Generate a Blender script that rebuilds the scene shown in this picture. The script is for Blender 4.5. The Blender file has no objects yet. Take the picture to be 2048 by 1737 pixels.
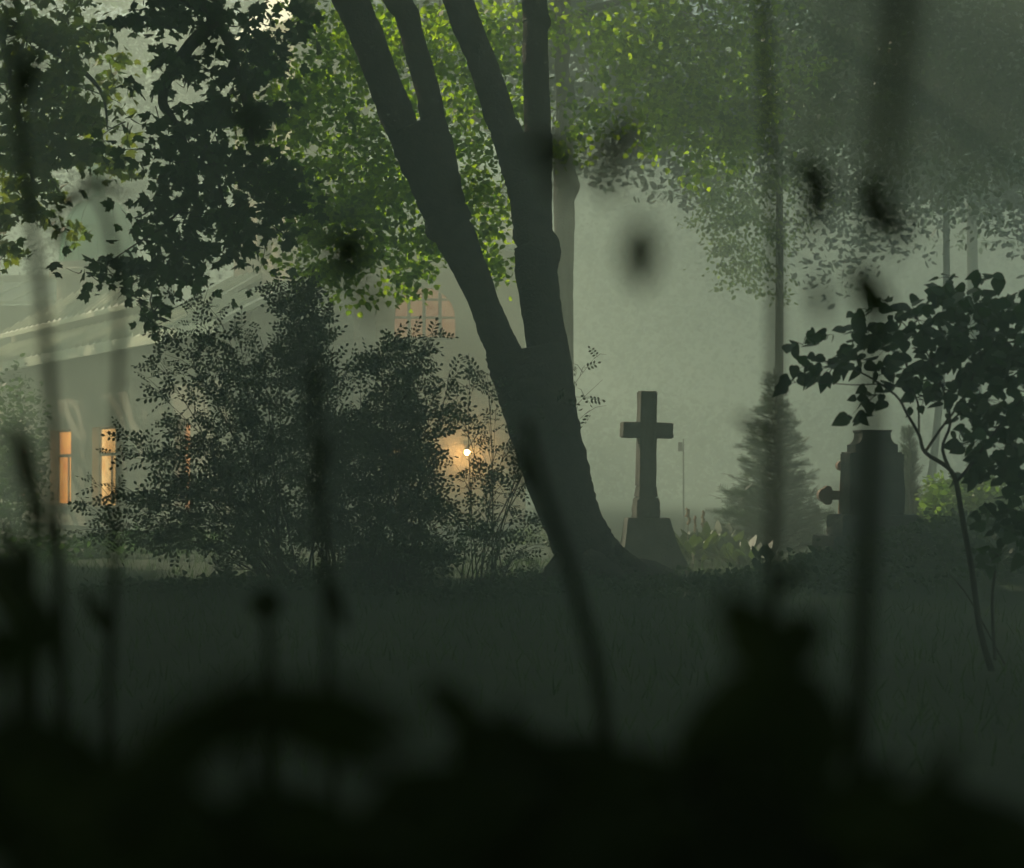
import bpy, math, random
import numpy as np
from mathutils import Vector, Matrix, Euler
R = math.radians
random.seed(7); rng = np.random.default_rng(7)
S = bpy.context.scene
col = S.collection

# ---------------------------------------------------------------- camera
LENS, FPX, CAMZ, PITCH = 80.0, 2048*80.0/36.0, 1.2, math.atan((955-868.5)/(2048*80.0/36.0))
cd = bpy.data.cameras.new("camera"); cam = bpy.data.objects.new("camera", cd); col.objects.link(cam)
cam.location = (0, 0, CAMZ); cam.rotation_euler = (math.pi/2+PITCH, 0, 0)
cd.lens = LENS; cd.sensor_width = 36; cd.clip_start = 0.05; cd.clip_end = 1000
cd.dof.use_dof = True; cd.dof.focus_distance = 25.5; cd.dof.aperture_fstop = 3.6; cd.dof.aperture_blades = 9
S.camera = cam
# ---------------------------------------------------------------- light
SUN_EL, SUN_AZ = R(35), R(48)
w = bpy.data.worlds.new("World"); S.world = w; w.use_nodes = True
nt = w.node_tree; bg = nt.nodes["Background"]
sky = nt.nodes.new("ShaderNodeTexSky"); sky.sky_type = 'NISHITA'; sky.sun_disc = False
sky.sun_elevation = SUN_EL; sky.sun_rotation = -SUN_AZ
sky.dust_density = 2.0
nt.links.new(sky.outputs[0], bg.inputs[0]); bg.inputs[1].default_value = 0.06
sd = bpy.data.lights.new("sun", 'SUN'); sun = bpy.data.objects.new("sun", sd); col.objects.link(sun)
sd.energy = 5.0; sd.angle = R(0.5); sd.color = (1.0, 0.86, 0.60)
sv = Vector((-math.sin(SUN_AZ)*math.cos(SUN_EL), math.cos(SUN_AZ)*math.cos(SUN_EL), math.sin(SUN_EL)))
sun.rotation_euler = sv.to_track_quat('Z', 'Y').to_euler()
S.view_settings.view_transform = 'Standard'; S.view_settings.look = 'None'
S.view_settings.exposure = 1.08; S.view_settings.gamma = 1
S.render.engine = 'CYCLES'
cy = S.cycles
cy.use_denoising = True; cy.volume_bounces = 1; cy.max_bounces = 8; cy.diffuse_bounces = 2
cy.transmission_bounces = 4; cy.transparent_max_bounces = 8; cy.glossy_bounces = 1
cy.sample_clamp_indirect = 4.0
HAZE_DENSITY = 0.019
GREEN = (0.82, 1.0, 0.89)

# ---------------------------------------------------------------- helpers
def P(px, py, d):
    """world point that stands at photo pixel (px,py) at distance d along Y"""
    v = Vector(((px-1024)/FPX, (868.5-py)/FPX, -1.0)); v.rotate(cam.rotation_euler)
    return Vector((0, 0, CAMZ)) + v*(d/v.y)
def px2m(n, d): return n/FPX*d
def tag(o, label=None, cat=None, group=None, kind=None):
    if label: o["label"] = label
    if cat: o["category"] = cat
    if group: o["group"] = group
    if kind: o["kind"] = kind
    return o
def empty(name, loc, label, cat, group=None, kind=None):
    o = bpy.data.objects.new(name, None); col.objects.link(o); o.location = loc
    o.empty_display_size = 0.1
    return tag(o, label, cat, group, kind)
class MB:
    """collects polygons; world coordinates"""
    def __init__(s): s.v = []; s.f = []; s.nv = 0; s.np_v = []; s.np_l = []; s.np_c = []
    def add(s, vs, fs):
        b = len(s.v); s.v += [tuple(p) for p in vs]; s.f += [[i+b for i in f] for f in fs]
    def box(s, c, sz, rz=0.0, top=1.0, topy=None):
        cx, cy_, cz = c; hx, hy, h = sz[0]/2, sz[1]/2, sz[2]
        topy = top if topy is None else topy
        vs = []
        for z, kx, ky in ((0, 1, 1), (h, top, topy)):
            for x, y in ((-1, -1), (1, -1), (1, 1), (-1, 1)):
                X, Y = x*hx*kx, y*hy*ky
                vs.append((cx+X*math.cos(rz)-Y*math.sin(rz), cy_+X*math.sin(rz)+Y*math.cos(rz), cz+z))
        s.add(vs, [[3, 2, 1, 0], [4, 5, 6, 7], [0, 1, 5, 4], [1, 2, 6, 5], [2, 3, 7, 6], [3, 0, 4, 7]])
    def tube(s, pts, rad, n=8, cap=True, jag=0.0, ell=1.0):
        m = len(pts); pts = [Vector(p) for p in pts]
        if not hasattr(rad, '__len__'): rad = [rad]*m
        b = len(s.v); up = Vector((0.3, 1, 0.05)).normalized()
        for i, p in enumerate(pts):
            t = (pts[min(i+1, m-1)]-pts[max(i-1, 0)])
            t = t.normalized() if t.length > 1e-9 else Vector((0, 0, 1))
            a = up.cross(t)
            if a.length < 1e-3: a = Vector((1, 0, 0)).cross(t)
            a.normalize(); c = t.cross(a)
            for k in range(n):
                th = 2*math.pi*k/n
                r = rad[i]*(1+(random.uniform(-jag, jag) if jag else 0))
                s.v.append(tuple(p+a*(math.cos(th)*r)+c*(math.sin(th)*r*ell)))
        for i in range(m-1):
            for k in range(n):
                k2 = (k+1) % n
                s.f.append([b+i*n+k, b+i*n+k2, b+(i+1)*n+k2, b+(i+1)*n+k])
        if cap:
            s.f.append([b+k for k in range(n)][::-1]); s.f.append([b+(m-1)*n+k for k in range(n)])
    def build(s, name, mat, parent=None, smooth=False):
        me = bpy.data.meshes.new(name)
        me.from_pydata(s.v, [], s.f); me.update()
        return link(name, me, mat, parent, smooth)
def link(name, me, mat, parent=None, smooth=False):
    if mat: me.materials.append(mat)
    if smooth: me.polygons.foreach_set("use_smooth", [True]*len(me.polygons))
    o = bpy.data.objects.new(name, me); col.objects.link(o)
    if parent is not None:
        o.parent = parent; o.matrix_parent_inverse = Matrix.Identity(4)
        me.transform(Matrix.Translation(-Vector(parent_world(parent))))
    return o
def parent_world(p):
    l = Vector(p.location)
    while p.parent: p = p.parent; l += Vector(p.location)
    return l
def curve(a, b, n=6, sag=0.0, wob=0.0):
    a, b = Vector(a), Vector(b); L = (b-a).length; out = []
    w1 = Vector(rng.normal(size=3))*wob*L; 
    for i in range(n):
        t = i/(n-1); p = a.lerp(b, t); p += w1*math.sin(math.pi*t); p.z += sag*L*math.sin(math.pi*t)
        out.append(p)
    return out
def smooth_path(pts, n=4):
    """Catmull-Rom through tuples of any length"""
    A = [np.array(p, float) for p in pts]; out = []
    for i in range(len(A)-1):
        p0, p1, p2, p3 = A[max(i-1, 0)], A[i], A[i+1], A[min(i+2, len(A)-1)]
        for k in range(n):
            t = k/n
            out.append(0.5*((2*p1)+(-p0+p2)*t+(2*p0-5*p1+4*p2-p3)*t*t+(-p0+3*p1-3*p2+p3)*t**3))
    out.append(A[-1]); return out

# leaf templates: list of polygons in the (x,y) plane, stalk at the origin, length 1 along +y; z = fold
def T(polys): return [np.array(p, float) for p in polys]
def z_fold(ps, k=0.25): return [np.array([(x, y, -k*abs(x)-0.12*y*y) for x, y in p]) for p in ps]
def mir(h): return h+[(-x, y) for x, y in reversed(h) if abs(x) > 1e-6]
MAPLE = z_fold([mir([(0, .0), (.12, -.05), (.34, .0), (.30, .12), (.56, .22), (.50, .34), (.62, .50), (.42, .50), (.24, .48), (.28, .68), (.14, .74), (0, 1.0)])], .3)
HEART = z_fold([mir([(0, .06), (.16, 0), (.33, .1), (.38, .3), (.28, .56), (.13, .8), (0, 1.0)])], .3)
OVAL = z_fold([mir([(0, 0), (.22, .2), (.28, .5), (.16, .82), (0, 1.0)])], .25)
LINDEN = z_fold([mir([(0, .05), (.25, 0), (.42, .25), (.38, .55), (.15, .85), (0, 1.05)])], .3)
def pinnate(k=3, lw=.135, ll=.23):
    ps = []
    def leaflet(a, b):
        a, b = np.array(a), np.array(b); t = b-a; L = np.linalg.norm(t); t = t/L; n = np.array([-t[1], t[0]])*lw*.5; a = a+t*.03
        ps.append([tuple(a), tuple(a+t*L*.3-n*.85), tuple(a+t*L*.62-n), tuple(a+t*L), tuple(a+t*L*.62+n), tuple(a+t*L*.3+n*.85)])
    for i in range(k):
        y = .22+.62*i/k
        for sgn in (1, -1): leaflet((0, y), (sgn*ll*.9, y+ll*.45))
    leaflet((0, .84), (0, .84+ll))
    ps.append([(-.008, 0), (.008, 0), (.006, .86), (-.006, .86)])
    return z_fold(ps, .35)
PINNATE = pinnate()
def spray(k=5):
    ps = [[(-.02, 0), (.02, 0), (0, 1.0)]]
    for i in range(k):
        y = .12+.7*i/k
        for sgn in (1, -1):
            l = .34*(1-.6*i/k)
            ps.append([(0, y), (0, y+.06), (sgn*l, y+l*1.0)])
    return z_fold(ps, .2)
SPRAY = spray()
BLADE = z_fold([[(-.035, 0), (.035, 0), (.028, .5), (0, 1.0), (-.028, .5)]], .1)

def frames(dirs, nrm):
    y = dirs/np.linalg.norm(dirs, axis=1, keepdims=True)
    x = np.cross(y, nrm); x /= (np.linalg.norm(x, axis=1, keepdims=True)+1e-9)
    z = np.cross(x, y); return np.stack([x, y, z], axis=2)
def leaf_mesh(name, tpl, pos, dirs, nrm, size, mat, parent=None, thick=None):
    N = len(pos); M = frames(dirs, nrm)
    tv = np.concatenate(tpl); nv = len(tv)
    v = np.einsum('nij,vj->nvi', M, tv)*size[:, None, None]+pos[:, None, :]
    if parent is not None: v -= np.array(parent_world(parent))[None, None, :]
    cnt = np.array([len(p) for p in tpl]); np_ = len(cnt)
    me = bpy.data.meshes.new(name)
    me.vertices.add(N*nv); me.vertices.foreach_set("co", v.reshape(-1).astype(np.float32))
    me.loops.add(N*nv); me.loops.foreach_set("vertex_index", np.arange(N*nv, dtype=np.int32))
    tot = np.tile(cnt, N); start = np.concatenate([[0], np.cumsum(tot)[:-1]])
    me.polygons.add(N*np_); me.polygons.foreach_set("loop_start", start.astype(np.int32))
    me.polygons.foreach_set("loop_total", tot.astype(np.int32))
    me.update(calc_edges=True)
    me.materials.append(mat)
    o = bpy.data.objects.new(name, me); col.objects.link(o)
    if parent is not None: o.parent = parent
    return o
def rand_dirs(n, droop=0.3, spread=1.0):
    d = rng.normal(size=(n, 3))*spread; d[:, 2] = d[:, 2]*0.5-droop
    return d
def rand_nrm(n, up=1.0, jit=0.7, bias=(0, 0, 0)):
    d = rng.normal(size=(n, 3))*jit; d += np.array(bias); d[:, 2] += up
    return d
def in_ball(n):
    d = rng.normal(size=(n, 3)); d /= np.linalg.norm(d, axis=1, keepdims=True)
    return d*rng.random((n, 1))**(1/3)

# ---------------------------------------------------------------- materials
def new_mat(name):
    m = bpy.data.materials.new(name); m.use_nodes = True; m.node_tree.nodes.clear()
    o = m.node_tree.nodes.new("ShaderNodeOutputMaterial"); return m, m.node_tree, o
def solid(name, c1, c2=None, scale=3.0, rough=0.8, bump=0.0, bscale=None, spec=0.3, metal=0.0, detail=6):
    m, t, o = new_mat(name); b = t.nodes.new("ShaderNodeBsdfPrincipled")
    b.inputs["Roughness"].default_value = rough; b.inputs["Metallic"].default_value = metal
    b.inputs["Specular IOR Level"].default_value = spec
    tc = t.nodes.new("ShaderNodeTexCoord")
    n = t.nodes.new("ShaderNodeTexNoise"); n.inputs["Scale"].default_value = scale; n.inputs["Detail"].default_value = detail
    t.links.new(tc.outputs["Object"], n.inputs["Vector"])
    r = t.nodes.new("ShaderNodeValToRGB"); r.color_ramp.elements[0].position = .3; r.color_ramp.elements[1].position = .7
    r.color_ramp.elements[0].color = (*c1, 1); r.color_ramp.elements[1].color = (*(c2 or c1), 1)
    t.links.new(n.outputs["Fac"], r.inputs[0]); t.links.new(r.outputs[0], b.inputs["Base Color"])
    if bump:
        n2 = t.nodes.new("ShaderNodeTexNoise"); n2.inputs["Scale"].default_value = bscale or scale*6; n2.inputs["Detail"].default_value = 8
        t.links.new(tc.outputs["Object"], n2.inputs["Vector"])
        bp = t.nodes.new("ShaderNodeBump"); bp.inputs["Strength"].default_value = bump; bp.inputs["Distance"].default_value = .03
        t.links.new(n2.outputs["Fac"], bp.inputs["Height"]); t.links.new(bp.outputs[0], b.inputs["Normal"])
    t.links.new(b.outputs[0], o.inputs[0]); return m
def leaf_mat(name, c1, c2, trans=0.45, tcol=None, spec=.3):
    m, t, o = new_mat(name)
    g = t.nodes.new("ShaderNodeNewGeometry"); r = t.nodes.new("ShaderNodeValToRGB")
    r.color_ramp.elements[0].color = (*c1, 1); r.color_ramp.elements[1].color = (*c2, 1)
    t.links.new(g.outputs["Random Per Island"], r.inputs[0])
    d = t.nodes.new("ShaderNodeBsdfPrincipled"); d.inputs["Roughness"].default_value = .5; d.inputs["Specular IOR Level"].default_value = spec
    t.links.new(r.outputs[0], d.inputs["Base Color"])
    tr = t.nodes.new("ShaderNodeBsdfTranslucent")
    mx = t.nodes.new("ShaderNodeMixRGB"); mx.blend_type = 'MULTIPLY'; mx.inputs[0].default_value = 1
    t.links.new(r.outputs[0], mx.inputs[1]); mx.inputs[2].default_value = (*(tcol or (2.2, 2.6, .9)), 1)
    t.links.new(mx.outputs[0], tr.inputs[0])
    s = t.nodes.new("ShaderNodeMixShader"); s.inputs[0].default_value = trans
    t.links.new(d.outputs[0], s.inputs[1]); t.links.new(tr.outputs[0], s.inputs[2]); t.links.new(s.outputs[0], o.inputs[0])
    return m
def emit(name, c, k):
    m, t, o = new_mat(name); e = t.nodes.new("ShaderNodeEmission"); e.inputs[0].default_value = (*c, 1); e.inputs[1].default_value = k
    t.links.new(e.outputs[0], o.inputs[0]); return m
def lit_glass(name, ca, cb, k):
    """pane over a lamp-lit room: curtains make soft vertical folds"""
    m, t, o = new_mat(name); e = t.nodes.new("ShaderNodeEmission")
    tc = t.nodes.new("ShaderNodeTexCoord"); n = t.nodes.new("ShaderNodeTexNoise"); n.inputs["Scale"].default_value = 2.2
    t.links.new(tc.outputs["Object"], n.inputs["Vector"]); r = t.nodes.new("ShaderNodeValToRGB")
    r.color_ramp.elements[0].position = .35; r.color_ramp.elements[1].position = .65
    r.color_ramp.elements[0].color = (*ca, 1); r.color_ramp.elements[1].color = (*cb, 1)
    t.links.new(n.outputs["Fac"], r.inputs[0]); t.links.new(r.outputs[0], e.inputs[0]); e.inputs[1].default_value = k
    gl = t.nodes.new("ShaderNodeBsdfGlossy"); gl.inputs["Roughness"].default_value = .15
    s = t.nodes.new("ShaderNodeMixShader"); s.inputs[0].default_value = .08
    t.links.new(e.outputs[0], s.inputs[1]); t.links.new(gl.outputs[0], s.inputs[2]); t.links.new(s.outputs[0], o.inputs[0])
    return m
M_BARK = solid("bark", (.035, .032, .026), (.08, .072, .058), 9, .95, .8, 30)
M_TWIG = solid("twig", (.03, .026, .02), (.05, .045, .035), 5, .9)
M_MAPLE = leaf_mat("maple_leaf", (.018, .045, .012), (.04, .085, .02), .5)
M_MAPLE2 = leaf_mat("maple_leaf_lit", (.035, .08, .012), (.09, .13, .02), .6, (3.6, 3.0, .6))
M_LIND = leaf_mat("linden_leaf", (.025, .06, .007), (.10, .16, .014), .68, (6.0, 5.4, .5))
M_DARK = leaf_mat("dark_leaf", (.025, .055, .014), (.05, .09, .02), .4)
M_SHRUB = leaf_mat("shrub_leaf", (.018, .038, .014), (.035, .06, .02), .25)
M_SAP = leaf_mat("sapling_leaf", (.02, .05, .02), (.035, .08, .03), .25)
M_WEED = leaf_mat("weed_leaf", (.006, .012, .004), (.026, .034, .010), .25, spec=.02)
M_HEDGE = leaf_mat("hedge_leaf", (.07, .12, .02), (.14, .19, .04), .5)
M_HOSTA = leaf_mat("broad_leaf", (.05, .075, .03), (.08, .10, .04), .25)
M_CONIF = leaf_mat("conifer_leaf", (.02, .04, .018), (.035, .06, .025), .15)
M_GRASSL = leaf_mat("grass_blade", (.02, .045, .010), (.045, .08, .015), .35)
M_FARLEAF = leaf_mat("far_leaf", (.012, .022, .010), (.018, .030, .013), .1, spec=0.0)
M_GROUND = solid("lawn_soil", (.008, .018, .006), (.022, .038, .012), 1.2, .95, .7, 25)
M_STONE = solid("grey_stone", (.07, .075, .065), (.16, .16, .14), 4, .9, .5, 25)
M_DSTONE = solid("dark_stone", (.05, .055, .05), (.11, .11, .10), 4, .85, .4, 25)
M_RSTONE = solid("red_granite", (.16, .10, .075), (.24, .15, .11), 12, .6, .2, 40)
M_PLAST = solid("cream_plaster", (.30, .27, .20), (.38, .34, .26), 1.2, .9, .2, 20)
M_PLAST2 = solid("warm_plaster", (.52, .44, .28), (.62, .54, .36), 1.2, .9, .2, 20)
M_PLAST3 = solid("pink_plaster", (.50, .38, .28), (.58, .45, .34), 1.2, .9, .2, 20)
M_ROOF = solid("tin_roof", (.60, .62, .48), (.78, .78, .60), 1.5, .55, .1, 8, spec=.5)
M_COPPER = solid("green_copper", (.10, .42, .22), (.18, .52, .30), 2, .6, .1, 8)
M_TRIM = solid("window_trim", (.28, .2, .12), (.34, .25, .15), 3, .7)
M_METAL = solid("dark_metal", (.05, .05, .05), (.08, .08, .08), 3, .5, spec=.5)
M_GOLD = solid("gilded_metal", (.8, .45, .15), (.9, .55, .2), 3, .35, metal=.8)
M_FLOWER = solid("dry_flower", (.35, .25, .16), (.5, .36, .24), 20, .9)

# ---------------------------------------------------------------- terrain
def bump2(x, y, cx, cy_, rx, ry, h):
    q = ((x-cx)/rx)**2+((y-cy_)/ry)**2
    return h*np.exp(-q)
def height(x, y):
    z = 0.03*np.sin(x*.7+1.3)*np.cos(y*.45)+0.02*np.sin(x*1.9+y*1.1)
    z = z+bump2(x, y, 4.6, 23.5, 1.8, 2.2, .60)+bump2(x, y, 6.8, 22.5, 2.6, 3.0, .30)
    z = z+bump2(x, y, 1.0, 25.0, .8, 1.0, .16)+bump2(x, y, -2.4, 23.2, 1.6, 1.2, .10)
    return z
def hz(x, y): return float(height(np.array(float(x)), np.array(float(y))))
def make_ground():
    xs = np.concatenate([np.linspace(-400, -32, 24), np.linspace(-30, 30, 241), np.linspace(32, 400, 24)])
    ys = np.concatenate([np.linspace(-60, -2, 12), np.linspace(0, 60, 241), np.linspace(62, 500, 90)])
    X, Y = np.meshgrid(xs, ys); fade = np.exp(-((np.maximum(np.abs(X)-25, 0)/8)**2))
    Z = height(X, Y)*fade
    Z += np.where(Y > 150, np.minimum((Y-150)*0.6, 46), 0)   # slope added behind the wood to block bright sky between the leaves
    v = np.stack([X, Y, Z], -1).reshape(-1, 3); nx = len(xs); ny = len(ys)
    f = [(j*nx+i, j*nx+i+1, (j+1)*nx+i+1, (j+1)*nx+i) for j in range(ny-1) for i in range(nx-1)]
    me = bpy.data.meshes.new("ground"); me.from_pydata(v.tolist(), [], f)
    tag(link("ground", me, M_GROUND, smooth=True), "dark lawn and soil of the churchyard", kind="structure")
make_ground()
# ---------------------------------------------------------------- foliage builders
def clumps(cl, d, rd, per_m2=None, leaves=None, spray_r=0.35, droop=.35, flat=.55):
    """cl: (px,py,rx,ry,n_leaves) ellipses; returns positions and twig segments"""
    pos, dirs, segs = [], [], []
    for c in cl:
        px, py, rx, ry, n = c[:5]; dd = c[5] if len(c) > 5 else d
        C = np.array(P(px, py, dd)); RX, RZ = px2m(rx, dd), px2m(ry, dd)
        k = max(3, int(n/22))
        b = in_ball(k)*np.array([RX, rd, RZ])+C
        for q in b:
            o = q-C; o[2] *= .4
            axis = o+rng.normal(size=3)*.35*RX; axis /= np.linalg.norm(axis)+1e-9; axis[2] -= droop*.6
            m = max(2, int(n/k*rng.uniform(.55, 1.45))); t = rng.random(m)
            r = spray_r*(.6+.8*rng.random())
            p = q+axis*((t-.3)*r*1.6)[:, None]+rng.normal(size=(m, 3))*np.array([r*.42, r*.42, r*.42*flat])
            pos.append(p); dirs.append(np.tile(axis, (m, 1))+rng.normal(size=(m, 3))*.8-np.array([0, 0, droop]))
            segs.append((C+(q-C)*.25, q+axis*r*.9))
    return np.concatenate(pos), np.concatenate(dirs), segs
def foliage(name, tpl, cl, d, rd, size, mat, parent, spray_r=.35, droop=.35, nbias=(0, -.6, 0), up=.7, twigs=None, jit=.7, keep=None):
    p, dr, segs = clumps(cl, d, rd, spray_r=spray_r, droop=droop)
    if keep is not None:
        k = keep(p); p, dr = p[k], dr[k]
    sz = size*rng.uniform(.6, 1.15, len(p))
    o = leaf_mesh(name, tpl, p, dr, rand_nrm(len(p), up, jit, nbias), sz, mat, parent)
    if twigs:
        mb = MB()
        for a, b in segs:
            mb.tube(curve(a, b, 5, -.05, .08), [twigs, twigs*.8, twigs*.6, twigs*.5, twigs*.3], 4, cap=False)
        mb.build("twigs", M_TWIG, parent)
    return o
def traced(mb, rows, d0, d1=None, n=16, jag=.035, sub=5):
    d1 = d0 if d1 is None else d1; y0, y1 = rows[0][0], rows[-1][0]
    sp = smooth_path(rows, sub); pts, rad = [], []
    for y, xl, xr in sp:
        t = (y-y0)/(y1-y0); d = d0+(d1-d0)*t
        pts.append(P((xl+xr)/2, y, d)); rad.append(px2m((xr-xl)/2, d))
    for i in range(len(pts)):
        a, b = pts[max(i-1, 0)], pts[min(i+1, len(pts)-1)]; t = (b-a).normalized()
        rad[i] *= max(.55, math.sqrt(t.z*t.z+t.y*t.y))*(1+random.uniform(-.012, .012))
    mb.tube(pts, rad, n, jag=jag)
    return pts, rad
def noisy_trunk(name, base, top, r0, r1, parent, n=10, m=10, mat=None, wob=.02):
    mb = MB(); pts = curve(base, top, m, 0, wob)
    mb.tube(pts, [r0+(r1-r0)*(i/(m-1))**.8+(r0*.5 if i == 0 else 0) for i in range(m)], n, jag=.05)
    return mb.build(name, mat or M_BARK, parent, True)

def clumpy(n, k, sub):
    c = in_ball(k); c *= .35+.65*np.linalg.norm(c, axis=1, keepdims=True)**.3
    return c[rng.integers(k, size=n)]+in_ball(n)*sub
# ---------------------------------------------------------------- the four-stemmed tree
D = 25.0
base = P(1190, 1160, D); base.z = hz(base.x, base.y)
t = empty("forked_tree", base, "big dark tree forking low into four leaning stems beside the stone cross", "tree")
mb = MB()
traced(mb, [(1215, 1090, 1400), (1180, 1108, 1350), (1155, 1112, 1295), (1130, 1108, 1262), (1108, 1102, 1247), (1080, 1094, 1229), (1035, 1079, 1206), (985, 1059, 1191),
            (950, 1047, 1183), (850, 1013, 1161), (790, 996, 1152), (740, 980, 1144), (700, 968, 1138)], D, D, 24, .03, 6)
mb.build("trunk", M_BARK, t, True)
for a_, c_, r_ in (((1225, 1105, 24.9), (1320, 1160, 24.7), .13), ((1180, 1120, 24.75), (1260, 1200, 24.2), .15), ((1130, 1110, 24.9), (1075, 1185, 24.5), .10), ((1240, 1120, 25.1), (1290, 1150, 25.4), .12)):
    mb = MB(); a_, c_ = P(*a_), P(*c_); c_.z = hz(c_.x, c_.y)-.05; md = a_.lerp(c_, .5); md.z = a_.z*.35+c_.z*.65+.05
    mb.tube([a_, a_.lerp(md, .5)+Vector((0, 0, -.02)), md, md.lerp(c_, .5), c_], [r_, r_*.95, r_*.8, r_*.6, r_*.3], 12, jag=.04); mb.build("root", M_BARK, t, True)
mb = MB()
traced(mb, [(800, 1000, 1100), (728, 975, 1058), (693, 966, 1040), (661, 953, 1024), (617, 940, 1004), (556, 912, 984), (502, 882, 965), (470, 862, 956), (455, 848, 952), (430, 844, 941), (415, 838, 935),
            (380, 823, 927), (320, 796, 915), (284, 780, 906), (250, 764, 892)], D, D-.3, 20)
mb.build("left_stem", M_BARK, t, True)
mb = MB()
traced(mb, [(330, 800, 880), (284, 782, 850), (240, 760, 835), (190, 742, 814), (130, 720, 790), (60, 692, 765), (0, 662, 740), (-120, 610, 690), (-300, 540, 615), (-700, 420, 480)], D-.3, D-1.2)
mb.build("outer_branch", M_BARK, t, True)
mb = MB()
traced(mb, [(360, 830, 920), (320, 840, 914), (284, 846, 906), (240, 840, 892), (190, 832, 883), (128, 814, 865), (90, 805, 853), (60, 797, 845), (28, 786, 840), (0, 764, 828), (-100, 720, 785), (-400, 640, 700)], D-.25, D+.6)
mb.build("inner_branch", M_BARK, t, True)
mb = MB()
traced(mb, [(800, 1050, 1150), (728, 1057, 1143), (649, 1046, 1129), (590, 1037, 1120), (540, 1030, 1116), (505, 1028, 1122), (485, 1027, 1118), (470, 1026, 1107), (440, 1025, 1105),
            (400, 1018, 1105), (363, 1010, 1105), (320, 997, 1105), (270, 990, 1104)], D, D-.1, 20)
mb.build("right_stem", M_BARK, t, True)
mb = MB()
traced(mb, [(350, 1012, 1080), (310, 994, 1063), (262, 978, 1046), (240, 969, 1034), (190, 955, 1018), (140, 938, 1001), (104, 925, 987), (52, 902, 966), (0, 884, 948), (-120, 840, 900), (-450, 740, 790)], D-.1, D-1.0)
mb.build("inner_branch", M_BARK, t, True)
mb = MB()
traced(mb, [(340, 1045, 1105), (300, 1048, 1105), (250, 1048, 1102), (120, 1045, 1097), (62, 1045, 1096), (45, 1045, 1102), (30, 1044, 1098), (0, 1043, 1094), (-150, 1040, 1086), (-500, 1050, 1086), (-800, 1060, 1085)], D-.1, D+.5)
mb.build("upright_branch", M_BARK, t, True)
foliage("crown", LINDEN, [(300, -600, 500, 380, 900, 24), (800, -750, 600, 450, 1300, 25), (1300, -700, 600, 420, 1300, 25.5), (1700, -620, 450, 330, 900, 25)], 25, 4.0, .26, M_DARK, t, spray_r=.9,
        keep=lambda p: p[:, 2] > 6.6+.0*p[:, 0])

# ---------------------------------------------------------------- maple with the hanging branches (its trunk stands left of the picture)
t = empty("maple_tree", (-8.6, 24, hz(-8.6, 24)), "dark maple with sharp lobed leaves hanging down before the roof", "tree")
noisy_trunk("trunk", (-8.6, 24, -.1), (-7.6, 24.4, 11), .34, .12, t)
mb = MB()
def px_tube(mb, pts, d, r0, r1, n=7, sub=4, jag=0.04):
    sp = smooth_path(pts, sub); m = len(sp)
    mb.tube([P(q[0], q[1], d if len(q) < 3 else q[2]) for q in sp], [r0+(r1-r0)*i/(m-1) for i in range(m)], n, jag=jag, cap=False)
px_tube(mb, [(-600, 200, 24.2), (-100, -120, 24), (180, -60, 24), (420, 20, 24), (380, 90, 24), (338, 150, 24), (325, 205, 24), (345, 240, 24), (385, 330, 24), (390, 420, 24), (360, 520, 24), (350, 560, 24)], 24, .11, .008)
px_tube(mb, [(420, 20, 24), (470, 120, 24.2), (500, 260, 24.1), (520, 380, 24), (560, 440, 24)], 24, .05, .008)
px_tube(mb, [(345, 240, 24), (420, 300, 24), (445, 400, 24), (480, 500, 24)], 24, .03, .006)
px_tube(mb, [(390, 390, 24), (330, 450, 24), (270, 490, 24), (210, 530, 24)], 24, .016, .005)
px_tube(mb, [(360, 470, 24), (330, 540, 24), (300, 600, 24), (320, 640, 24)], 24, .014, .004)
mb.build("branch", M_BARK, t, True)
cl = [(430, 60, 110, 90, 500), (320, 60, 70, 60, 170), (560, 60, 90, 80, 320), (270, 20, 60, 40, 90), (480, 170, 110, 80, 420), (370, 160, 50, 50, 90), (300, 210, 55, 35, 70), (255, 240, 35, 25, 30),
      (420, 260, 100, 60, 330), (540, 240, 70, 70, 200), (330, 300, 50, 35, 110), (390, 330, 90, 50, 280), (480, 360, 100, 60, 380), (570, 380, 45, 60, 130), (350, 390, 45, 35, 90),
      (440, 430, 100, 45, 320), (540, 450, 60, 45, 160), (270, 440, 45, 25, 70), (310, 420, 30, 20, 35), (210, 525, 40, 22, 42), (255, 520, 45, 30, 85), (330, 495, 60, 30, 130), (300, 560, 45, 30, 80), (400, 500, 60, 30, 120),
      (480, 500, 50, 30, 100), (320, 610, 26, 24, 34), (325, 655, 15, 12, 10), (240, 575, 40, 20, 40), (385, 550, 30, 16, 16), (170, 545, 12, 8, 6), (590, 410, 25, 25, 35), (270, 600, 30, 14, 22)]
foliage("crown", MAPLE, [(a, b_, c_, d_, n_*.48) for a, b_, c_, d_, n_ in cl], 24, .8, .14, M_MAPLE, t, spray_r=.30, twigs=.008, nbias=(0, -1.0, 0), up=.5)
foliage("upper_crown", MAPLE, [(100, -500, 500, 380, 900, 24), (-300, 0, 250, 500, 700, 24), (600, -420, 350, 250, 600, 23.5)], 24, 3.5, .28, M_MAPLE, t, spray_r=.8,
        keep=lambda p: (p[:, 2]-CAMZ)/p[:, 1] > .225)

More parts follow.
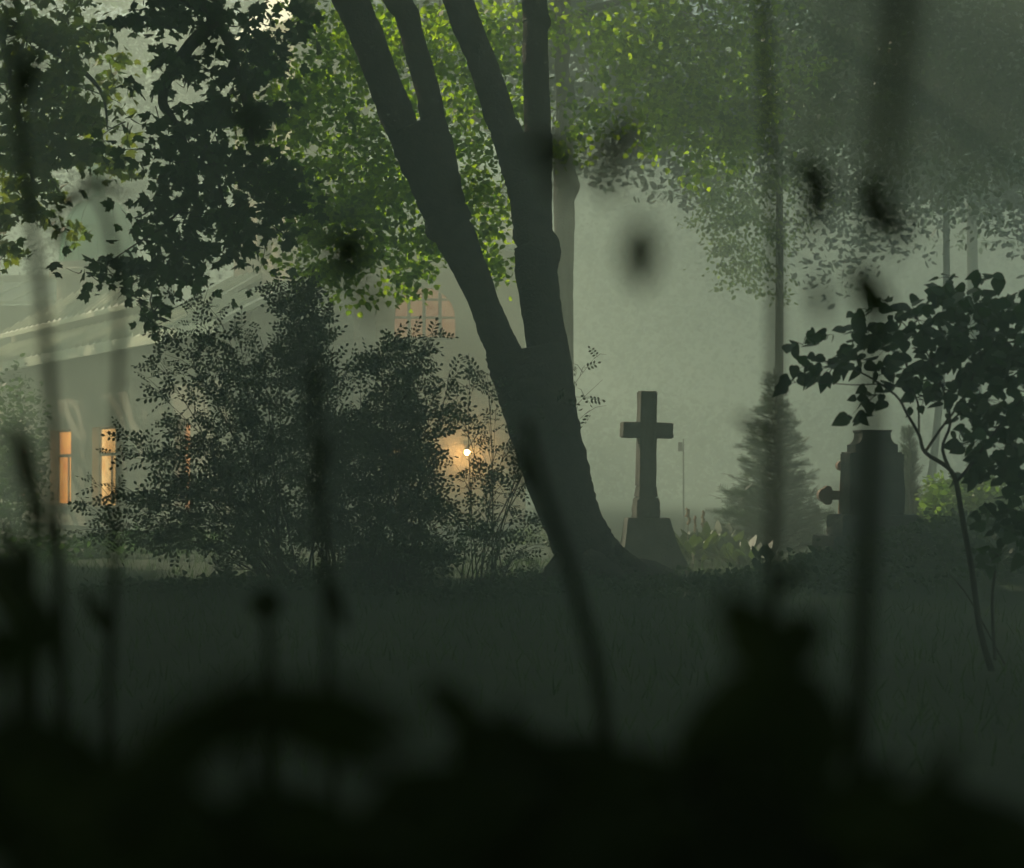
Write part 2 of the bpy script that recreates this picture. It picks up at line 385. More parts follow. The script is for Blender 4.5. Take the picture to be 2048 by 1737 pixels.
# ---------------------------------------------------------------- yellow-green tree at the left edge
t = empty("maple_tree", (-12.0, 33, 0), "yellow-green sunlit maple leaves along the left edge above the dome", "tree")
noisy_trunk("trunk", (-12.0, 33, -.1), (-11.0, 33, 12), .3, .1, t)
mb = MB()
px_tube(mb, [(-550, 350, 33), (-200, 120, 32), (0, 60, 31), (120, 110, 31), (200, 180, 31), (215, 260, 31)], 31, .09, .01)
px_tube(mb, [(0, 60, 31), (30, 200, 31), (60, 330, 31), (70, 420, 31)], 31, .05, .01)
mb.build("branch", M_BARK, t, True)
cl = [(60, 60, 110, 70, 520), (170, 60, 60, 60, 240), (40, 170, 80, 60, 320), (140, 170, 80, 55, 330), (200, 250, 45, 35, 130), (90, 270, 80, 55, 330), (190, 310, 50, 25, 90), (30, 330, 50, 60, 220), (100, 360, 40, 40, 130),
      (20, 430, 40, 50, 150), (85, 440, 40, 30, 120), (25, 500, 30, 30, 50), (215, 110, 30, 40, 60), (220, 330, 20, 15, 30)]
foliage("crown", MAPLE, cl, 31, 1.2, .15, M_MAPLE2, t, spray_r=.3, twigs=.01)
n = 1500; p = in_ball(n)*np.array([3.5, 3.0, 3.6])+np.array([-13.5, 34.5, 13.2]); p = p[(p[:, 2]-CAMZ) > .215*p[:, 1]+.3]  # top foliage above the frame, added to thin the sun below
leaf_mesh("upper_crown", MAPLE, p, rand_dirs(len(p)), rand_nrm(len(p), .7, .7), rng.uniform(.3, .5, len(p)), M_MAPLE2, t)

# ---------------------------------------------------------------- pale trunk behind the forked tree, bright linden leaves
DL = 38.0
b = P(1130, 1060, DL); b.z = 0
t = empty("linden_tree", b, "hazy linden with bright backlit leaves, its trunk just right of the forked stems", "tree")
mb = MB()
traced(mb, [(1110, 1095, 1165), (1060, 1104, 1152), (800, 1112, 1148), (640, 1112, 1147), (560, 1110, 1147), (450, 1108, 1150), (400, 1106, 1150), (370, 1106, 1160), (340, 1106, 1151), (270, 1110, 1146), (190, 1112, 1150), (140, 1110, 1138), (100, 1108, 1142), (50, 1108, 1150), (0, 1110, 1142), (-300, 1120, 1150)], DL, DL, 14)
mb.build("trunk", M_BARK, t, True)
mb = MB(); px_tube(mb, [(1140, 70, DL), (1165, 30, DL), (1220, 8, DL), (1290, -2, DL), (1360, 20, DL), (1440, 60, DL)], DL, .09, .02); mb.build("branch", M_BARK, t, True)
mb = MB(); px_tube(mb, [(1120, 290, DL), (1020, 262, DL-.5), (960, 235, DL-1), (900, 205, DL-1.5), (830, 220, DL-2), (740, 260, DL-2.5), (660, 330, DL-3)], DL, .14, .02); mb.build("branch", M_BARK, t, True)
mb = MB(); px_tube(mb, [(1120, 60, DL), (1060, 40, DL), (1000, 55, DL), (940, 70, DL-1), (860, 20, DL-1)], DL, .08, .02); mb.build("branch", M_BARK, t, True)
mb = MB(); px_tube(mb, [(1115, 330, DL), (1040, 350, DL), (980, 400, DL), (960, 470, DL)], DL, .05, .01); mb.build("branch", M_BARK, t, True)
mb = MB(); px_tube(mb, [(1000, 55, DL), (1010, 120, DL-1), (960, 160, DL-1), (900, 170, DL-1)], DL, .03, .008); mb.build("branch", M_BARK, t, True)
mb = MB(); px_tube(mb, [(880, 0, DL-2), (878, 80, DL-2), (882, 140, DL-2)], DL, .02, .01); mb.build("branch", M_BARK, t, True)
mb = MB(); px_tube(mb, [(1340, 0, 36), (1400, 60, 36), (1440, 50, 36), (1480, 75, 36)], 36, .02, .008); mb.build("twig", M_TWIG, t, True)
mb = MB(); px_tube(mb, [(1400, 0, 36), (1410, 60, 36), (1375, 100, 36), (1370, 135, 36), (1420, 160, 36), (1440, 200, 36)], 36, .02, .005); mb.build("twig", M_TWIG, t, True)
mb = MB(); px_tube(mb, [(1430, 20, 36), (1445, 100, 36), (1480, 140, 36), (1500, 200, 36)], 36, .015, .005); mb.build("twig", M_TWIG, t, True)
mb = MB(); px_tube(mb, [(1385, 80, 36), (1420, 100, 36), (1470, 120, 36), (1510, 115, 36)], 36, .012, .004); mb.build("twig", M_TWIG, t, True)
cl = [(600, 120, 90, 110, 900), (700, 60, 90, 70, 700), (560, 250, 70, 80, 500), (640, 260, 80, 80, 700), (720, 200, 90, 90, 800), (800, 100, 80, 90, 700), (880, 60, 70, 60, 600), (900, 150, 80, 60, 600), (960, 30, 80, 50, 600), (1010, 110, 50, 60, 400),
      (950, 250, 60, 60, 350), (680, 360, 80, 70, 700), (760, 330, 80, 80, 700), (620, 430, 60, 60, 400), (700, 460, 90, 60, 700), (790, 430, 80, 70, 650), (640, 520, 60, 35, 300), (760, 520, 90, 45, 500), (850, 500, 50, 60, 300),
      (690, 565, 70, 30, 250), (790, 575, 50, 20, 120), (860, 350, 80, 80, 500), (960, 350, 50, 60, 300), (990, 420, 50, 60, 350), (970, 480, 45, 60, 330), (1000, 520, 30, 40, 120), (1050, 50, 60, 50, 300), (1160, 240, 45, 50, 260), (1130, 290, 30, 30, 90),
      (1030, 220, 50, 50, 200), (560, 350, 50, 40, 200)]
n = 6000; p = clumpy(n, 20, .28)*np.array([4.6, 3.2, 3.2])+np.array([6.0, 33.5, 13.4]); q = clumpy(n, 20, .28)*np.array([3.2, 2.5, 2.4])+np.array([2.6, 28.0, 12.4]); p = np.concatenate([p, q]); p = p[(p[:, 2]-CAMZ) > .214*p[:, 1]+.2]  # leaf masses above the frame, added to shade the mist on the right
leaf_mesh("upper_crown", LINDEN, p, rand_dirs(len(p)), rand_nrm(len(p), .7, .7), rng.uniform(.25, .4, len(p)), M_LIND, t)
foliage("crown", LINDEN, cl, 27.8, 1.2, .085, M_LIND, t, spray_r=.3, nbias=(.2, -.6, 0))
cl = [(1210, 40, 70, 40, 420), (1280, 70, 90, 60, 700), (1240, 110, 60, 50, 330), (1330, 140, 90, 60, 700), (1400, 60, 80, 60, 500), (1330, 220, 60, 50, 420), (1400, 200, 80, 60, 500), (1460, 130, 70, 70, 400), (1420, 270, 90, 45, 600), (1340, 255, 45, 25, 180),
      (1470, 290, 40, 30, 230), (1460, 240, 60, 40, 300), (1500, 60, 60, 60, 300), (1520, 220, 50, 50, 200), (1560, 150, 60, 60, 250)]
foliage("right_foliage", LINDEN, cl, 28.2, 1.3, .088, M_LIND, t, spray_r=.3, nbias=(.2, -.6, 0))

# ---------------------------------------------------------------- trees further back on the right
def far_tree(px, d, h, r, cl, label, mat=M_DARK, size=.2, spray=.6, rd=2.5, group="misty trees of the wood behind the graves", tpl=OVAL, lean=0.0):
    b = P(px, 955, d); b.z = hz(b.x, b.y)
    t = empty("woodland_tree", b, label, "tree", group)
    noisy_trunk("trunk", (b.x, b.y, -.2), (b.x+lean, b.y, h), r, r*.4, t, 8, 9)
    foliage("crown", tpl, cl, d, rd, size, mat, t, spray_r=spray)
    return t
far_tree(1556, 46, 14, .11, [(1470, 380, 80, 60, 700), (1440, 440, 60, 60, 550), (1500, 470, 70, 60, 500), (1470, 530, 50, 50, 300), (1560, 400, 90, 70, 500), (1430, 340, 50, 40, 250), (1530, 560, 60, 50, 250)],
         "hazy tree with drooping pale green foliage left of the blurred weed stem", M_LIND, .12, .35, 1.6)
far_tree(2200, 42, 15, .2, [(1640, 40, 130, 110, 2200), (1800, 60, 140, 120, 2600), (1960, 60, 130, 120, 2600), (1560, 120, 80, 90, 900), (1700, 190, 120, 90, 1900), (1860, 210, 120, 90, 1900), (2010, 220, 100, 100, 1900), (1760, 330, 110, 60, 700), (1940, 360, 110, 60, 700), (1640, 300, 80, 60, 500), (2040, 430, 60, 50, 200)],
         "dense shadowy tree behind the dark crown in the top right corner", M_DARK, .14, .6, 3)
far_tree(2150, 30, 14, .14, [(1620, 60, 110, 90, 1500), (1760, 60, 120, 100, 2200), (1900, 80, 120, 110, 2400), (2030, 100, 80, 120, 1700), (1600, 190, 90, 70, 900), (1720, 200, 110, 70, 1500), (1870, 220, 120, 80, 1700), (2020, 240, 80, 90, 1300), (1640, 290, 60, 40, 260), (1780, 310, 80, 40, 420), (1950, 340, 90, 50, 520)],
         "tall dark tree filling the top right corner", M_DARK, .11, .4, 2.2)
far_tree(1090, 76, 22, .12, [(1300, 330, 120, 80, 500), (1250, 200, 130, 90, 700), (1400, 120, 130, 110, 700)],
         "faint forked tree above the stone cross", M_DARK, .25, .7, 3)
far_tree(1960, 78, 22, .25, [(1900, 100, 160, 160, 900), (2050, 250, 130, 160, 700), (1950, 430, 130, 60, 300)],
         "faint tree behind the leafy sapling at the right", M_DARK, .25, .8, 4)
far_tree(330, 85, 20, .3, [(300, 60, 180, 110, 700), (150, 100, 160, 120, 600)], "faint grey tree beyond the green dome", M_DARK, .3, 1, 4)
for x, y, z, rr, rz, lb in [(2, 43, 16.5, 6.5, 4.2, "unseen crown added to shade the mist behind the cross"), (9.5, 50, 18, 6.5, 4.5, "unseen crown added to shade the mist beyond the pillar"), (12, 38, 14.5, 5.5, 4, "unseen crown added to shade the mist right of the pillar"), (-4, 60, 19.5, 6, 4, "unseen crown added to shade the mist over the church hall")]:  # crowns above the frame, added to darken the upper mist
    bx = {2: 13, 9.5: 17, 12: 14, -4: -24}[x]
    t = empty("woodland_tree", (bx, y+2, 0), lb, "tree", "misty trees of the wood behind the graves")
    zt = .214*y+4.5; noisy_trunk("trunk", (bx, y+2, -.1), (bx, y+2, zt), .3, .2, t)
    noisy_trunk("limb", (bx, y+2, zt-.2), (x, y, z), .2, .08, t)
    n = 6000; p = clumpy(n, 22, .26)*np.array([rr, rr, rz])+np.array([x, y, z]); p = p[(p[:, 2]-CAMZ) > .214*p[:, 1]+.2]
    leaf_mesh("crown", OVAL, p, rand_dirs(len(p)), rand_nrm(len(p), .8, .7), rng.uniform(.35, .6, len(p)), M_DARK, t)
for x, y, z, rr, rz, n, lb in [(1, 74, 20, 6.5, 3.6, 3600, "unseen crown added to shade the deep mist behind the cross"), (-6, 88, 22, 6.5, 3.2, 3600, "unseen crown added to shade the mist beyond the domed chapel"), (10, 80, 21, 6.5, 3.6, 3600, "unseen crown added to shade the deep mist on the right"), (3, 98, 23, 7, 3, 3600, "farthest unseen crown added to shade the misty wood"), (-20, 74, 20.5, 6.5, 4, 5000, "unseen crown added to shade the mist behind the domed chapel"), (-29, 92, 20, 7, 4.5, 4000, "unseen crown added to shade the mist far behind the domed chapel"), (-19, 58, 14.5, 5, 4, 3000, "unseen crown added to shade the mist by the long wing"), (-20, 64, 8.5, 4, 4.5, 1300, "loose unseen tree added so its shadow dapples the tin roofs")]:  # more off-frame crowns, added to darken far mist and dapple the roofs
    bx = x if x < -15 else (24 if x > 0 else -27)
    t = empty("woodland_tree", (bx, y, 0), lb, "tree", "misty trees of the wood behind the graves")
    zt = z if bx == x else .214*y+4.5; noisy_trunk("trunk", (bx, y, -.1), (bx, y, zt), .3, .2, t)
    if bx != x: noisy_trunk("limb", (bx, y, zt-.2), (x, y, z), .2, .08, t)
    n = int(n*1.4); p = clumpy(n, 22, .26)*np.array([rr, rr, rz])+np.array([x, y, z]); p = p[((p[:, 2]-CAMZ) > .214*p[:, 1]+.2) | (p[:, 0] < -.23*p[:, 1]-.4)]
    leaf_mesh("crown", OVAL, p, rand_dirs(len(p)), rand_nrm(len(p), .8, .7), rng.uniform(.35, .6, len(p)), M_DARK, t)
# unseen row of crowns added to shade the upper mist; sun slants in below
for i, y in enumerate((41, 48, 55.5, 62, 70, 78, 87, 97)):
    x = -9+[.5, -.8, .6, -.4, .8, -.6, .2, -.5][i]-max(0, y-70)*.12; z = 20.3+[.3, -.4, .5, -.5, .2, .6, 0, .3][i]; bx = -.235*y-4.5-i%2
    t = empty("mist_shade_tree", (bx, y, 0), "unseen tall tree added to shade the upper mist, its crown above the frame", "tree", "unseen trees added to shade the upper mist")
    zt = .214*y+4.0; noisy_trunk("trunk", (bx, y, -.1), (bx, y, zt), .3, .2, t); noisy_trunk("limb", (bx, y, zt-.2), (x, y, z), .2, .08, t)
    n = 7000; p = clumpy(n, 20, .3)*np.array([3.6, 3.9, 3.7])+np.array([x, y, z]); p = p[(p[:, 2]-CAMZ) > .214*p[:, 1]+.3]
    leaf_mesh("crown", OVAL, p, rand_dirs(len(p)), rand_nrm(len(p), .6, .8), rng.uniform(.3, .55, len(p)), M_DARK, t)
# unseen trees added past the left edge: their crowns keep the low sun off the lawn and the grave mound
for i, (x, y, rr, h, lb) in enumerate([(-11, 9, 4.2, 15, "unseen broad tree added as sun block, nearest the camera on the left"), (-13, 16, 4.5, 17, "second unseen tree added as sun block left of the lawn"), (-13.5, 23, 4.6, 17, "third unseen tree added as sun block left of the lawn"), (-15, 30, 4.6, 18, "last unseen tree of the row added as sun block before the long wing"),
        (-19, 20, 4.5, 18, "unseen second-row tree added as sun block behind the lawn"), (-18, 12, 4.5, 18, "unseen second-row tree added as sun block near the camera"), (-17.5, 36, 4.2, 16, "unseen tree added to break up the sun before the long wing")]):
    t = empty("sun_blocker_tree", (x, y, 0), lb, "tree", "unseen trees added to block the sun left of the lawn")
    noisy_trunk("trunk", (x, y, -.1), (x+.3, y, h*.8), .3, .1, t)
    n = 5000 if y == 36 else 9500; p = clumpy(n, 16, .3) if y == 36 else in_ball(n); p = p*np.array([rr, rr, h*.44])+np.array([x, y, h*.53])
    p = p[(p[:, 0] < -.24*p[:, 1]-1.0) & (p[:, 2] > 1.0)]
    leaf_mesh("crown", OVAL, p, rand_dirs(len(p)), rand_nrm(len(p), .3, 1), rng.uniform(.35, .6, len(p)), M_DARK, t)
# unseen canopy added to keep skylight and sun off the foreground
for x, y, rr, lb in [(1, 1, 7.5, "unseen tree added to shade the weeds by the camera"), (-3.5, 11, 6.0, "unseen tree added to shade the left of the lawn"), (-7.5, 18, 5.5, "unseen tree added to shade the left edge of the lawn"), (11, 20, 5.5, "unseen tree added for shade right of the mound"), (4, -9, 7, "tree behind the camera"), (-8, -5, 7, "tree behind the camera on the left"), (12, 3, 7, "unseen tree added for shade right of the camera"), (-9, 3, 6, "unseen tree added for shade left of the camera")]:
    bx = 3.6 if x > 0 else (-8.5 if y == 19 else -3.6)
    t = empty("sky_blocker_tree", (x+bx, y-2, 0), lb, "tree", "unseen trees added to shade the foreground")
    noisy_trunk("trunk", (x+bx, y-2, -.1), (x+bx*.5, y, 10), .28, .1, t)
    n = 6500; p = in_ball(n)*np.array([rr, rr, 2.8])+np.array([x, y, 9.2])
    p = p[(p[:, 2]-CAMZ) > .25*p[:, 1]+.9]
    leaf_mesh("crown", OVAL, p, rand_dirs(len(p)), rand_nrm(len(p), .8, .7), rng.uniform(.4, .65, len(p)), M_DARK, t)
# the dark wall of crowns behind the bright fog
for x, y, z, rr, rz, lb in [(3.5, 56, 14.5, 5, 7, "dark crown right behind the cross, above the bright fog"), (9.5, 59, 14, 5.5, 8, "dark crown behind the cypress"), (15, 56, 12.5, 5, 8.5, "dark crown at the right edge behind the sapling"), (12, 66, 16, 5, 8, "dark crown between two others at the right"), (-1.5, 64, 16.5, 5, 6.5, "dark crown behind the forked tree"),
        (-7, 84, 17, 5.5, 6, "grey crown behind the bell tower"), (-13, 88, 17, 5.5, 7, "grey crown behind the green dome"), (-19, 86, 16, 5.5, 8, "grey crown at the left edge behind the dome")]:
    t = empty("woodland_tree", (x, y, 0), lb, "tree", "misty trees of the wood behind the graves")
    noisy_trunk("trunk", ({3.5: 1.2, -1.5: -3.2, 9.5: 13.2}.get(x, x), y, -.1), ({3.5: 1.2, -1.5: -3.2, 9.5: 13.2}.get(x, x), y, z), .12, .08, t, wob=.03)
    n = 13000; p = clumpy(n, 40, .24)*np.array([rr, 3.0, rz])+np.array([x, y, z])
    leaf_mesh("crown", OVAL, p, rand_dirs(n), rand_nrm(n, .6, .8, (0, -.5, 0)), rng.uniform(.13, .27, n), M_FARLEAF, t)
# distant wood that closes the view
def far_wood():
    pos, dirs, sz = [], [], []
    for i in range(50):
        x = -70+i*2.9+rng.normal()*1.2; y = 127+rng.normal()*6; h = rng.uniform(20, 24.5)
        n = 2340; p = in_ball(n)*np.array([3.6, 3.6, h*.42])+np.array([x, y, h*.6])
        p += (rng.normal(size=(n//26, 3))*1.1).repeat(26, 0)
        pos.append(p)
        p = in_ball(1100)*np.array([3.2, 2.5, 3.2])+np.array([x, y-9, 2.4]); pos.append(p[p[:, 2] > .1])
    p = np.concatenate(pos)
    o = leaf_mesh("far_wood", OVAL, p, rand_dirs(len(p)), rand_nrm(len(p), .5, .8, (0, -.7, 0)), rng.uniform(.22, .42, len(p)), M_FARLEAF)
    tag(o, "distant wood fading into the mist behind everything", "wood", kind="stuff")
far_wood()
# ---------------------------------------------------------------- buildings
# long wing at the left: its long wall runs from far left to near right
WA, WB = P(-60, 735, 68.9), P(470, 640, 46.4)
ZE = 4.4
def wingpt(u, off, z):
    """u metres along the wall from the near corner to the left/far, off metres back from it"""
    a = Vector((WB.x, WB.y)); b = Vector((WA.x, WA.y)); dr = (b-a).normalized(); nb = Vector((-dr.y, dr.x))
    if nb.x*1+nb.y*1 < 0: nb = -nb
    q = a+dr*u+nb*off; return Vector((q.x, q.y, z))
WL = (Vector((WA.x, WA.y))-Vector((WB.x, WB.y))).length
def ray_u(px, off=0.0):
    """u where the sight line through px meets the wall plane set back by off"""
    lo, hi = -5.0, WL+10
    for _ in range(50):
        m = (lo+hi)/2; q = wingpt(m, off, 0); x = 1024+q.x/q.y*FPX
        if x > px: lo = m
        else: hi = m
    return m
wing = empty("church_wing", wingpt(WL/2, 0, 0), "long low cream building with stepped tin roofs and lamp-lit windows at the left", "building")
def slab(mb, pts, th):
    """extrude quad pts (upper face) down by th"""
    lo = [p-Vector((0, 0, th)) for p in pts]; n = len(pts)
    mb.add(list(pts)+lo, [list(range(n))]+[list(range(n, 2*n))[::-1]]+[[i, i+n, (i+1) % n+n, (i+1) % n] for i in range(n)])
# wall with real window openings: piers and bands butted end to end
def wall_openings(mb, pt, u0, u1, z0, z1, off, th, ops):
    """ops: list of (ua,ub,za,zb) sorted by ua"""
    def blk(ua, ub, za, zb):
        if ub-ua < 1e-4 or zb-za < 1e-4: return
        f = [pt(ua, off, za), pt(ub, off, za), pt(ub, off, zb), pt(ua, off, zb)]
        k = [pt(ua, off+th, za), pt(ub, off+th, za), pt(ub, off+th, zb), pt(ua, off+th, zb)]
        mb.add(f+k, [[0, 1, 2, 3], [7, 6, 5, 4], [0, 4, 5, 1], [1, 5, 6, 2], [2, 6, 7, 3], [3, 7, 4, 0]])
    u = u0
    for ua, ub, za, zb in sorted(ops):
        blk(u, ua, z0, z1); blk(ua, ub, z0, za); blk(ua, ub, zb, z1); u = ub
    blk(u, u1, z0, z1)
def prism(mb, pt, ua, ub, za, zb, o0, o1):
    f = [pt(ua, o0, za), pt(ub, o0, za), pt(ub, o0, zb), pt(ua, o0, zb)]; k = [pt(ua, o1, za), pt(ub, o1, za), pt(ub, o1, zb), pt(ua, o1, zb)]
    mb.add(f+k, [[0, 1, 2, 3], [7, 6, 5, 4], [0, 4, 5, 1], [1, 5, 6, 2], [2, 6, 7, 3], [3, 7, 4, 0]])
wins = []
for pa, pb in ((20, 52), (101, 142), (184, 231)):
    ua, ub = ray_u(pb), ray_u(pa); wins.append((ua, ub, .47, 2.43))
wins.append((ray_u(380), ray_u(350), .47, 2.43))
mb = MB(); wall_openings(mb, wingpt, 0, WL, -.2, ZE, 0, .35, wins)
pr = [(.353, -.2), (2.6, -.2), (2.6, ZE+.5), (1.2, ZE+.66), (.353, ZE+.2)]
fr = [wingpt(0, o, z) for o, z in pr]; bk = [wingpt(.35, o, z) for o, z in pr]
mb.add(fr+bk, [list(range(5)), list(range(5, 10))[::-1]]+[[i, i+5, (i+1) % 5+5, (i+1) % 5] for i in range(5)])
mb.build("wall", M_PLAST, wing)
M_WIN1 = lit_glass("orange_lit_glass", (.75, .22, .03), (.95, .42, .07), 1.1)
M_WIN2 = lit_glass("yellow_lit_glass", (.8, .36, .08), (1.0, .6, .2), 1.15)
M_WIN3 = lit_glass("dim_lit_glass", (.5, .14, .04), (.8, .3, .08), .7)
M_WIN4 = lit_glass("rosy_lit_glass", (.75, .2, .08), (.95, .40, .15), .22)
for i, (ua, ub, za, zb) in enumerate(wins):
    mb = MB(); e = .05; zm = za+(zb-za)*.66; um = (ua+ub)/2
    for a_, b_, c_, d_ in ((ua, ua+e, za, zb), (ub-e, ub, za, zb), (ua+e, ub-e, za, za+e), (ua+e, ub-e, zb-e, zb), (ua+e, ub-e, zm-.04, zm+.04), (um-.03, um+.03, za+e, zm-.04)):
        prism(mb, wingpt, a_, b_, c_, d_, .20, .27)
    wf = mb.build("window", M_TRIM, wing)
    mb = MB(); prism(mb, wingpt, ua+.02, ub-.02, za+.02, zb-.02, .24, .245)
    mb.build("pane", [M_WIN3, M_WIN1, M_WIN2, M_WIN3][i], wf)
    mb = MB(); prism(mb, wingpt, ua-.06, ub+.06, za-.08, za-.003, -.08, .20); mb.build("sill", M_STONE, wf)
def roof(name, u0, u1, o0, z0, o1, z1, th=.12, hipL=0.0, hipR=0.0, seam=.62, parent=None, mat=None):
    mb = MB()
    A, B, C, Dd = wingpt(u0, o0, z0), wingpt(u1, o0, z0), wingpt(u1-hipL, o1, z1), wingpt(u0+hipR, o1, z1)
    slab(mb, [A, B, C, Dd], th)
    k = int((u1-u0)/seam)
    for i in range(1, k):
        f = i/k; a, b = A.lerp(B, f), Dd.lerp(C, f); s = (B-A).normalized()*.03; up = Vector((0, 0, .09))
        uu = u0+(u1-u0)*f
        # seam runs straight up the slope; stops at the hip
        tmax = 1.0
        if hipL and uu > u1-hipL: tmax = (u1-uu)/hipL
        if hipR and uu < u0+hipR: tmax = min(tmax, (uu-u0)/hipR)
        a = wingpt(uu, o0, z0); b = wingpt(uu, o0+(o1-o0)*tmax, z0+(z1-z0)*tmax)
        mb.add([a-s, a+s, b+s, b-s, a-s+up, a+s+up, b+s+up, b-s+up], [[4, 5, 6, 7], [0, 1, 5, 4], [1, 2, 6, 5], [3, 0, 4, 7], [2, 3, 7, 6]])
    return mb.build(name, mat or M_ROOF, parent)
roof("lower_roof", -.4, WL+.5, -.45, ZE-.02, 1.2, ZE+.82, parent=wing)
mb = MB(); prism(mb, wingpt, -.4, WL+.5, ZE-.26, ZE-.145, -.50, -.40); mb.build("gutter", M_ROOF, wing)
u242 = ray_u(290, 1.2)
mb = MB(); prism(mb, wingpt, u242, WL, ZE+.5, ZE+1.15, 1.25, 1.5); mb.build("upper_wall", M_PLAST, wing)
roof("upper_roof", u242-.3, WL+.4, .95, ZE+1.15, 2.4, ZE+2.35, hipL=5.5, parent=wing)
u1_, u2_ = ray_u(209, 1.9), ray_u(160, 1.9)
mb = MB(); prism(mb, wingpt, u1_, u2_, ZE+1.5, ZE+2.55, 1.9, 2.7); prism(mb, wingpt, u1_-.08, u2_+.08, ZE+2.553, ZE+2.65, 1.82, 2.78)
mb.build("chimney", M_PLAST, wing)
# second roof step on the near end
ua, ub = ray_u(450, 1.6), ray_u(395, 1.6)
mb = MB(); prism(mb, wingpt, ua, ub, ZE+.5, ZE+.85, 1.5, 2.6); mb.build("dormer", M_PLAST, wing)
roof("dormer_roof", ua-.2, ub+.3, 1.3, ZE+.85, 2.4, ZE+1.5, parent=wing, seam=.4)
# rear hall behind the wing, far left
def boxpt(c, ang):
    ca, sa = math.cos(ang), math.sin(ang)
    return lambda u, o, z: Vector((c[0]+u*ca-o*sa, c[1]+u*sa+o*ca, z))
c = P(60, 955, 77); pt = boxpt((c.x, c.y), R(-12))
rh = empty("rear_hall", (c.x, c.y, 0), "low hall with a broad pale tin roof at the left edge below the dome", "building")
mb = MB(); prism(mb, pt, -8, 3.2, -.2, 7.03, 0, 6); mb.build("wall", M_PLAST, rh)
mb = MB(); slab(mb, [pt(-8.4, -.5, 7.15), pt(3.6, -.5, 7.15), pt(2.6, 3.0, 8.1), pt(-8.4, 3.0, 8.1)], .12)
for i in range(1, 12):
    u = -8.4+i*1.0; s = .025
    a, b = pt(u-s, -.5, 7.152), pt(u+s, -.5, 7.152); k = min(1, (3.6-u)/1.0); c2, d2 = pt(u+s, -.5+3.5*k, 7.152+.95*k), pt(u-s, -.5+3.5*k, 7.152+.95*k); up = Vector((0, 0, .06))
    mb.add([a, b, c2, d2, a+up, b+up, c2+up, d2+up], [[4, 5, 6, 7], [0, 1, 5, 4], [1, 2, 6, 5], [3, 0, 4, 7], [2, 3, 7, 6]])
mb.build("roof", M_ROOF, rh)
mb = MB(); prism(mb, pt, -8, 3.0, 7.95, 8.35, 3.05, 3.4); mb.build("parapet", M_PLAST, rh)
# cupola
DC = 68.0
c = P(195, 955, DC)
cu = empty("domed_chapel", (c.x, c.y, 0), "round chapel with a green copper dome and gilded cross at the left", "building")
def lathe(mb, prof, cx, cy_, n=24, ribs=0):
    b = len(mb.v); m = len(prof)
    for r, z in prof:
        for k in range(n):
            th = 2*math.pi*(k+.5)/n
            rr = r*(1+(.012 if ribs and k % (n//ribs) == 0 else 0))
            mb.v.append((cx+rr*math.cos(th), cy_+rr*math.sin(th), z))
    for i in range(m-1):
        for k in range(n):
            k2 = (k+1) % n; mb.f.append([b+i*n+k, b+i*n+k2, b+(i+1)*n+k2, b+(i+1)*n+k])
    mb.f.append([b+k for k in range(n)][::-1]); mb.f.append([b+(m-1)*n+k for k in range(n)])
def zz(py, d): return P(0, py, d).z
R0 = px2m(78, DC)
mb = MB(); lathe(mb, [(R0*1.05, -.2), (R0*1.05, zz(560, DC)), (R0*1.25, zz(556, DC)), (R0*1.25, zz(545, DC)), (R0*1.0, zz(540, DC)), (R0*1.0, zz(528, DC))], c.x, c.y, 32); mb.build("drum", M_PLAST, cu)
mb = MB(); lathe(mb, [(R0*.98, zz(528, DC)), (R0*.96, zz(500, DC)), (R0*.92, zz(478, DC)), (R0*.87, zz(460, DC)), (R0*.9, zz(458, DC)), (R0*.86, zz(454, DC)), (R0*.74, zz(432, DC)), (R0*.55, zz(412, DC)), (R0*.3, zz(402, DC)), (R0*.22, zz(399, DC))], c.x, c.y, 32)
dome = mb.build("dome", M_COPPER, cu, True)
mb = MB()
for k in range(12):
    th = 2*math.pi*(k+.3)/12; pr = [(R0*.985, 528), (R0*.965, 500), (R0*.925, 478), (R0*.89, 458), (R0*.75, 432), (R0*.56, 411), (R0*.3, 401)]
    mb.tube([(c.x+r*math.cos(th), c.y+r*math.sin(th), zz(y, DC)) for r, y in pr], .03, 6)
mb.build("rib", M_COPPER, dome)
mb = MB(); lathe(mb, [(.38, zz(400, DC)), (.38, zz(396, DC)), (.2, zz(394, DC)), (.2, zz(345, DC)), (.32, zz(342, DC)), (.32, zz(338, DC)), (.24, zz(325, DC)), (.1, zz(300, DC)), (.04, zz(280, DC))], c.x, c.y, 12)
mb.build("lantern", M_COPPER, cu, True)
mb = MB(); mb.box((c.x, c.y, zz(280, DC)), (.07, .07, zz(235, DC)-zz(280, DC))); mb.box((c.x, c.y-.003, zz(258, DC)), (.42, .064, .07)); mb.box((c.x, c.y-.003, zz(248, DC)), (.22, .064, .06))
mb.build("gilded_cross", M_GOLD, cu)

# tall house / tower behind the leaves
DT = 52.0; DD = 1.9
c = P(528, 955, DT); pt = boxpt((c.x, c.y), R(-62))
tw = empty("bell_tower", (c.x, c.y, 0), "tall cream tower glimpsed through the bright leaves", "tower")
hw = 1.95; ZT = zz(90, DT)
ops = []
mb = MB(); wall_openings(mb, pt, -hw, hw, -.2, zz(330, DT), 0, .4, [(-.45, .45, zz(520, DT), zz(430, DT))])
wall_openings(mb, pt, -hw+.12, hw-.12, zz(330, DT), ZT, .12, .4, [(-.55, .55, zz(290, DT), zz(170, DT))])
prism(mb, pt, -hw, hw, -.2, zz(330, DT), .403, DD); prism(mb, pt, -hw+.12, -hw+.5, zz(330, DT), ZT, .523, DD-.12); prism(mb, pt, hw-.5, hw-.12, zz(330, DT), ZT, .523, DD-.12); prism(mb, pt, -hw+.5, hw-.5, zz(330, DT), ZT, DD-.5, DD-.12)
mb.build("wall", M_PLAST3, tw)
mb = MB()
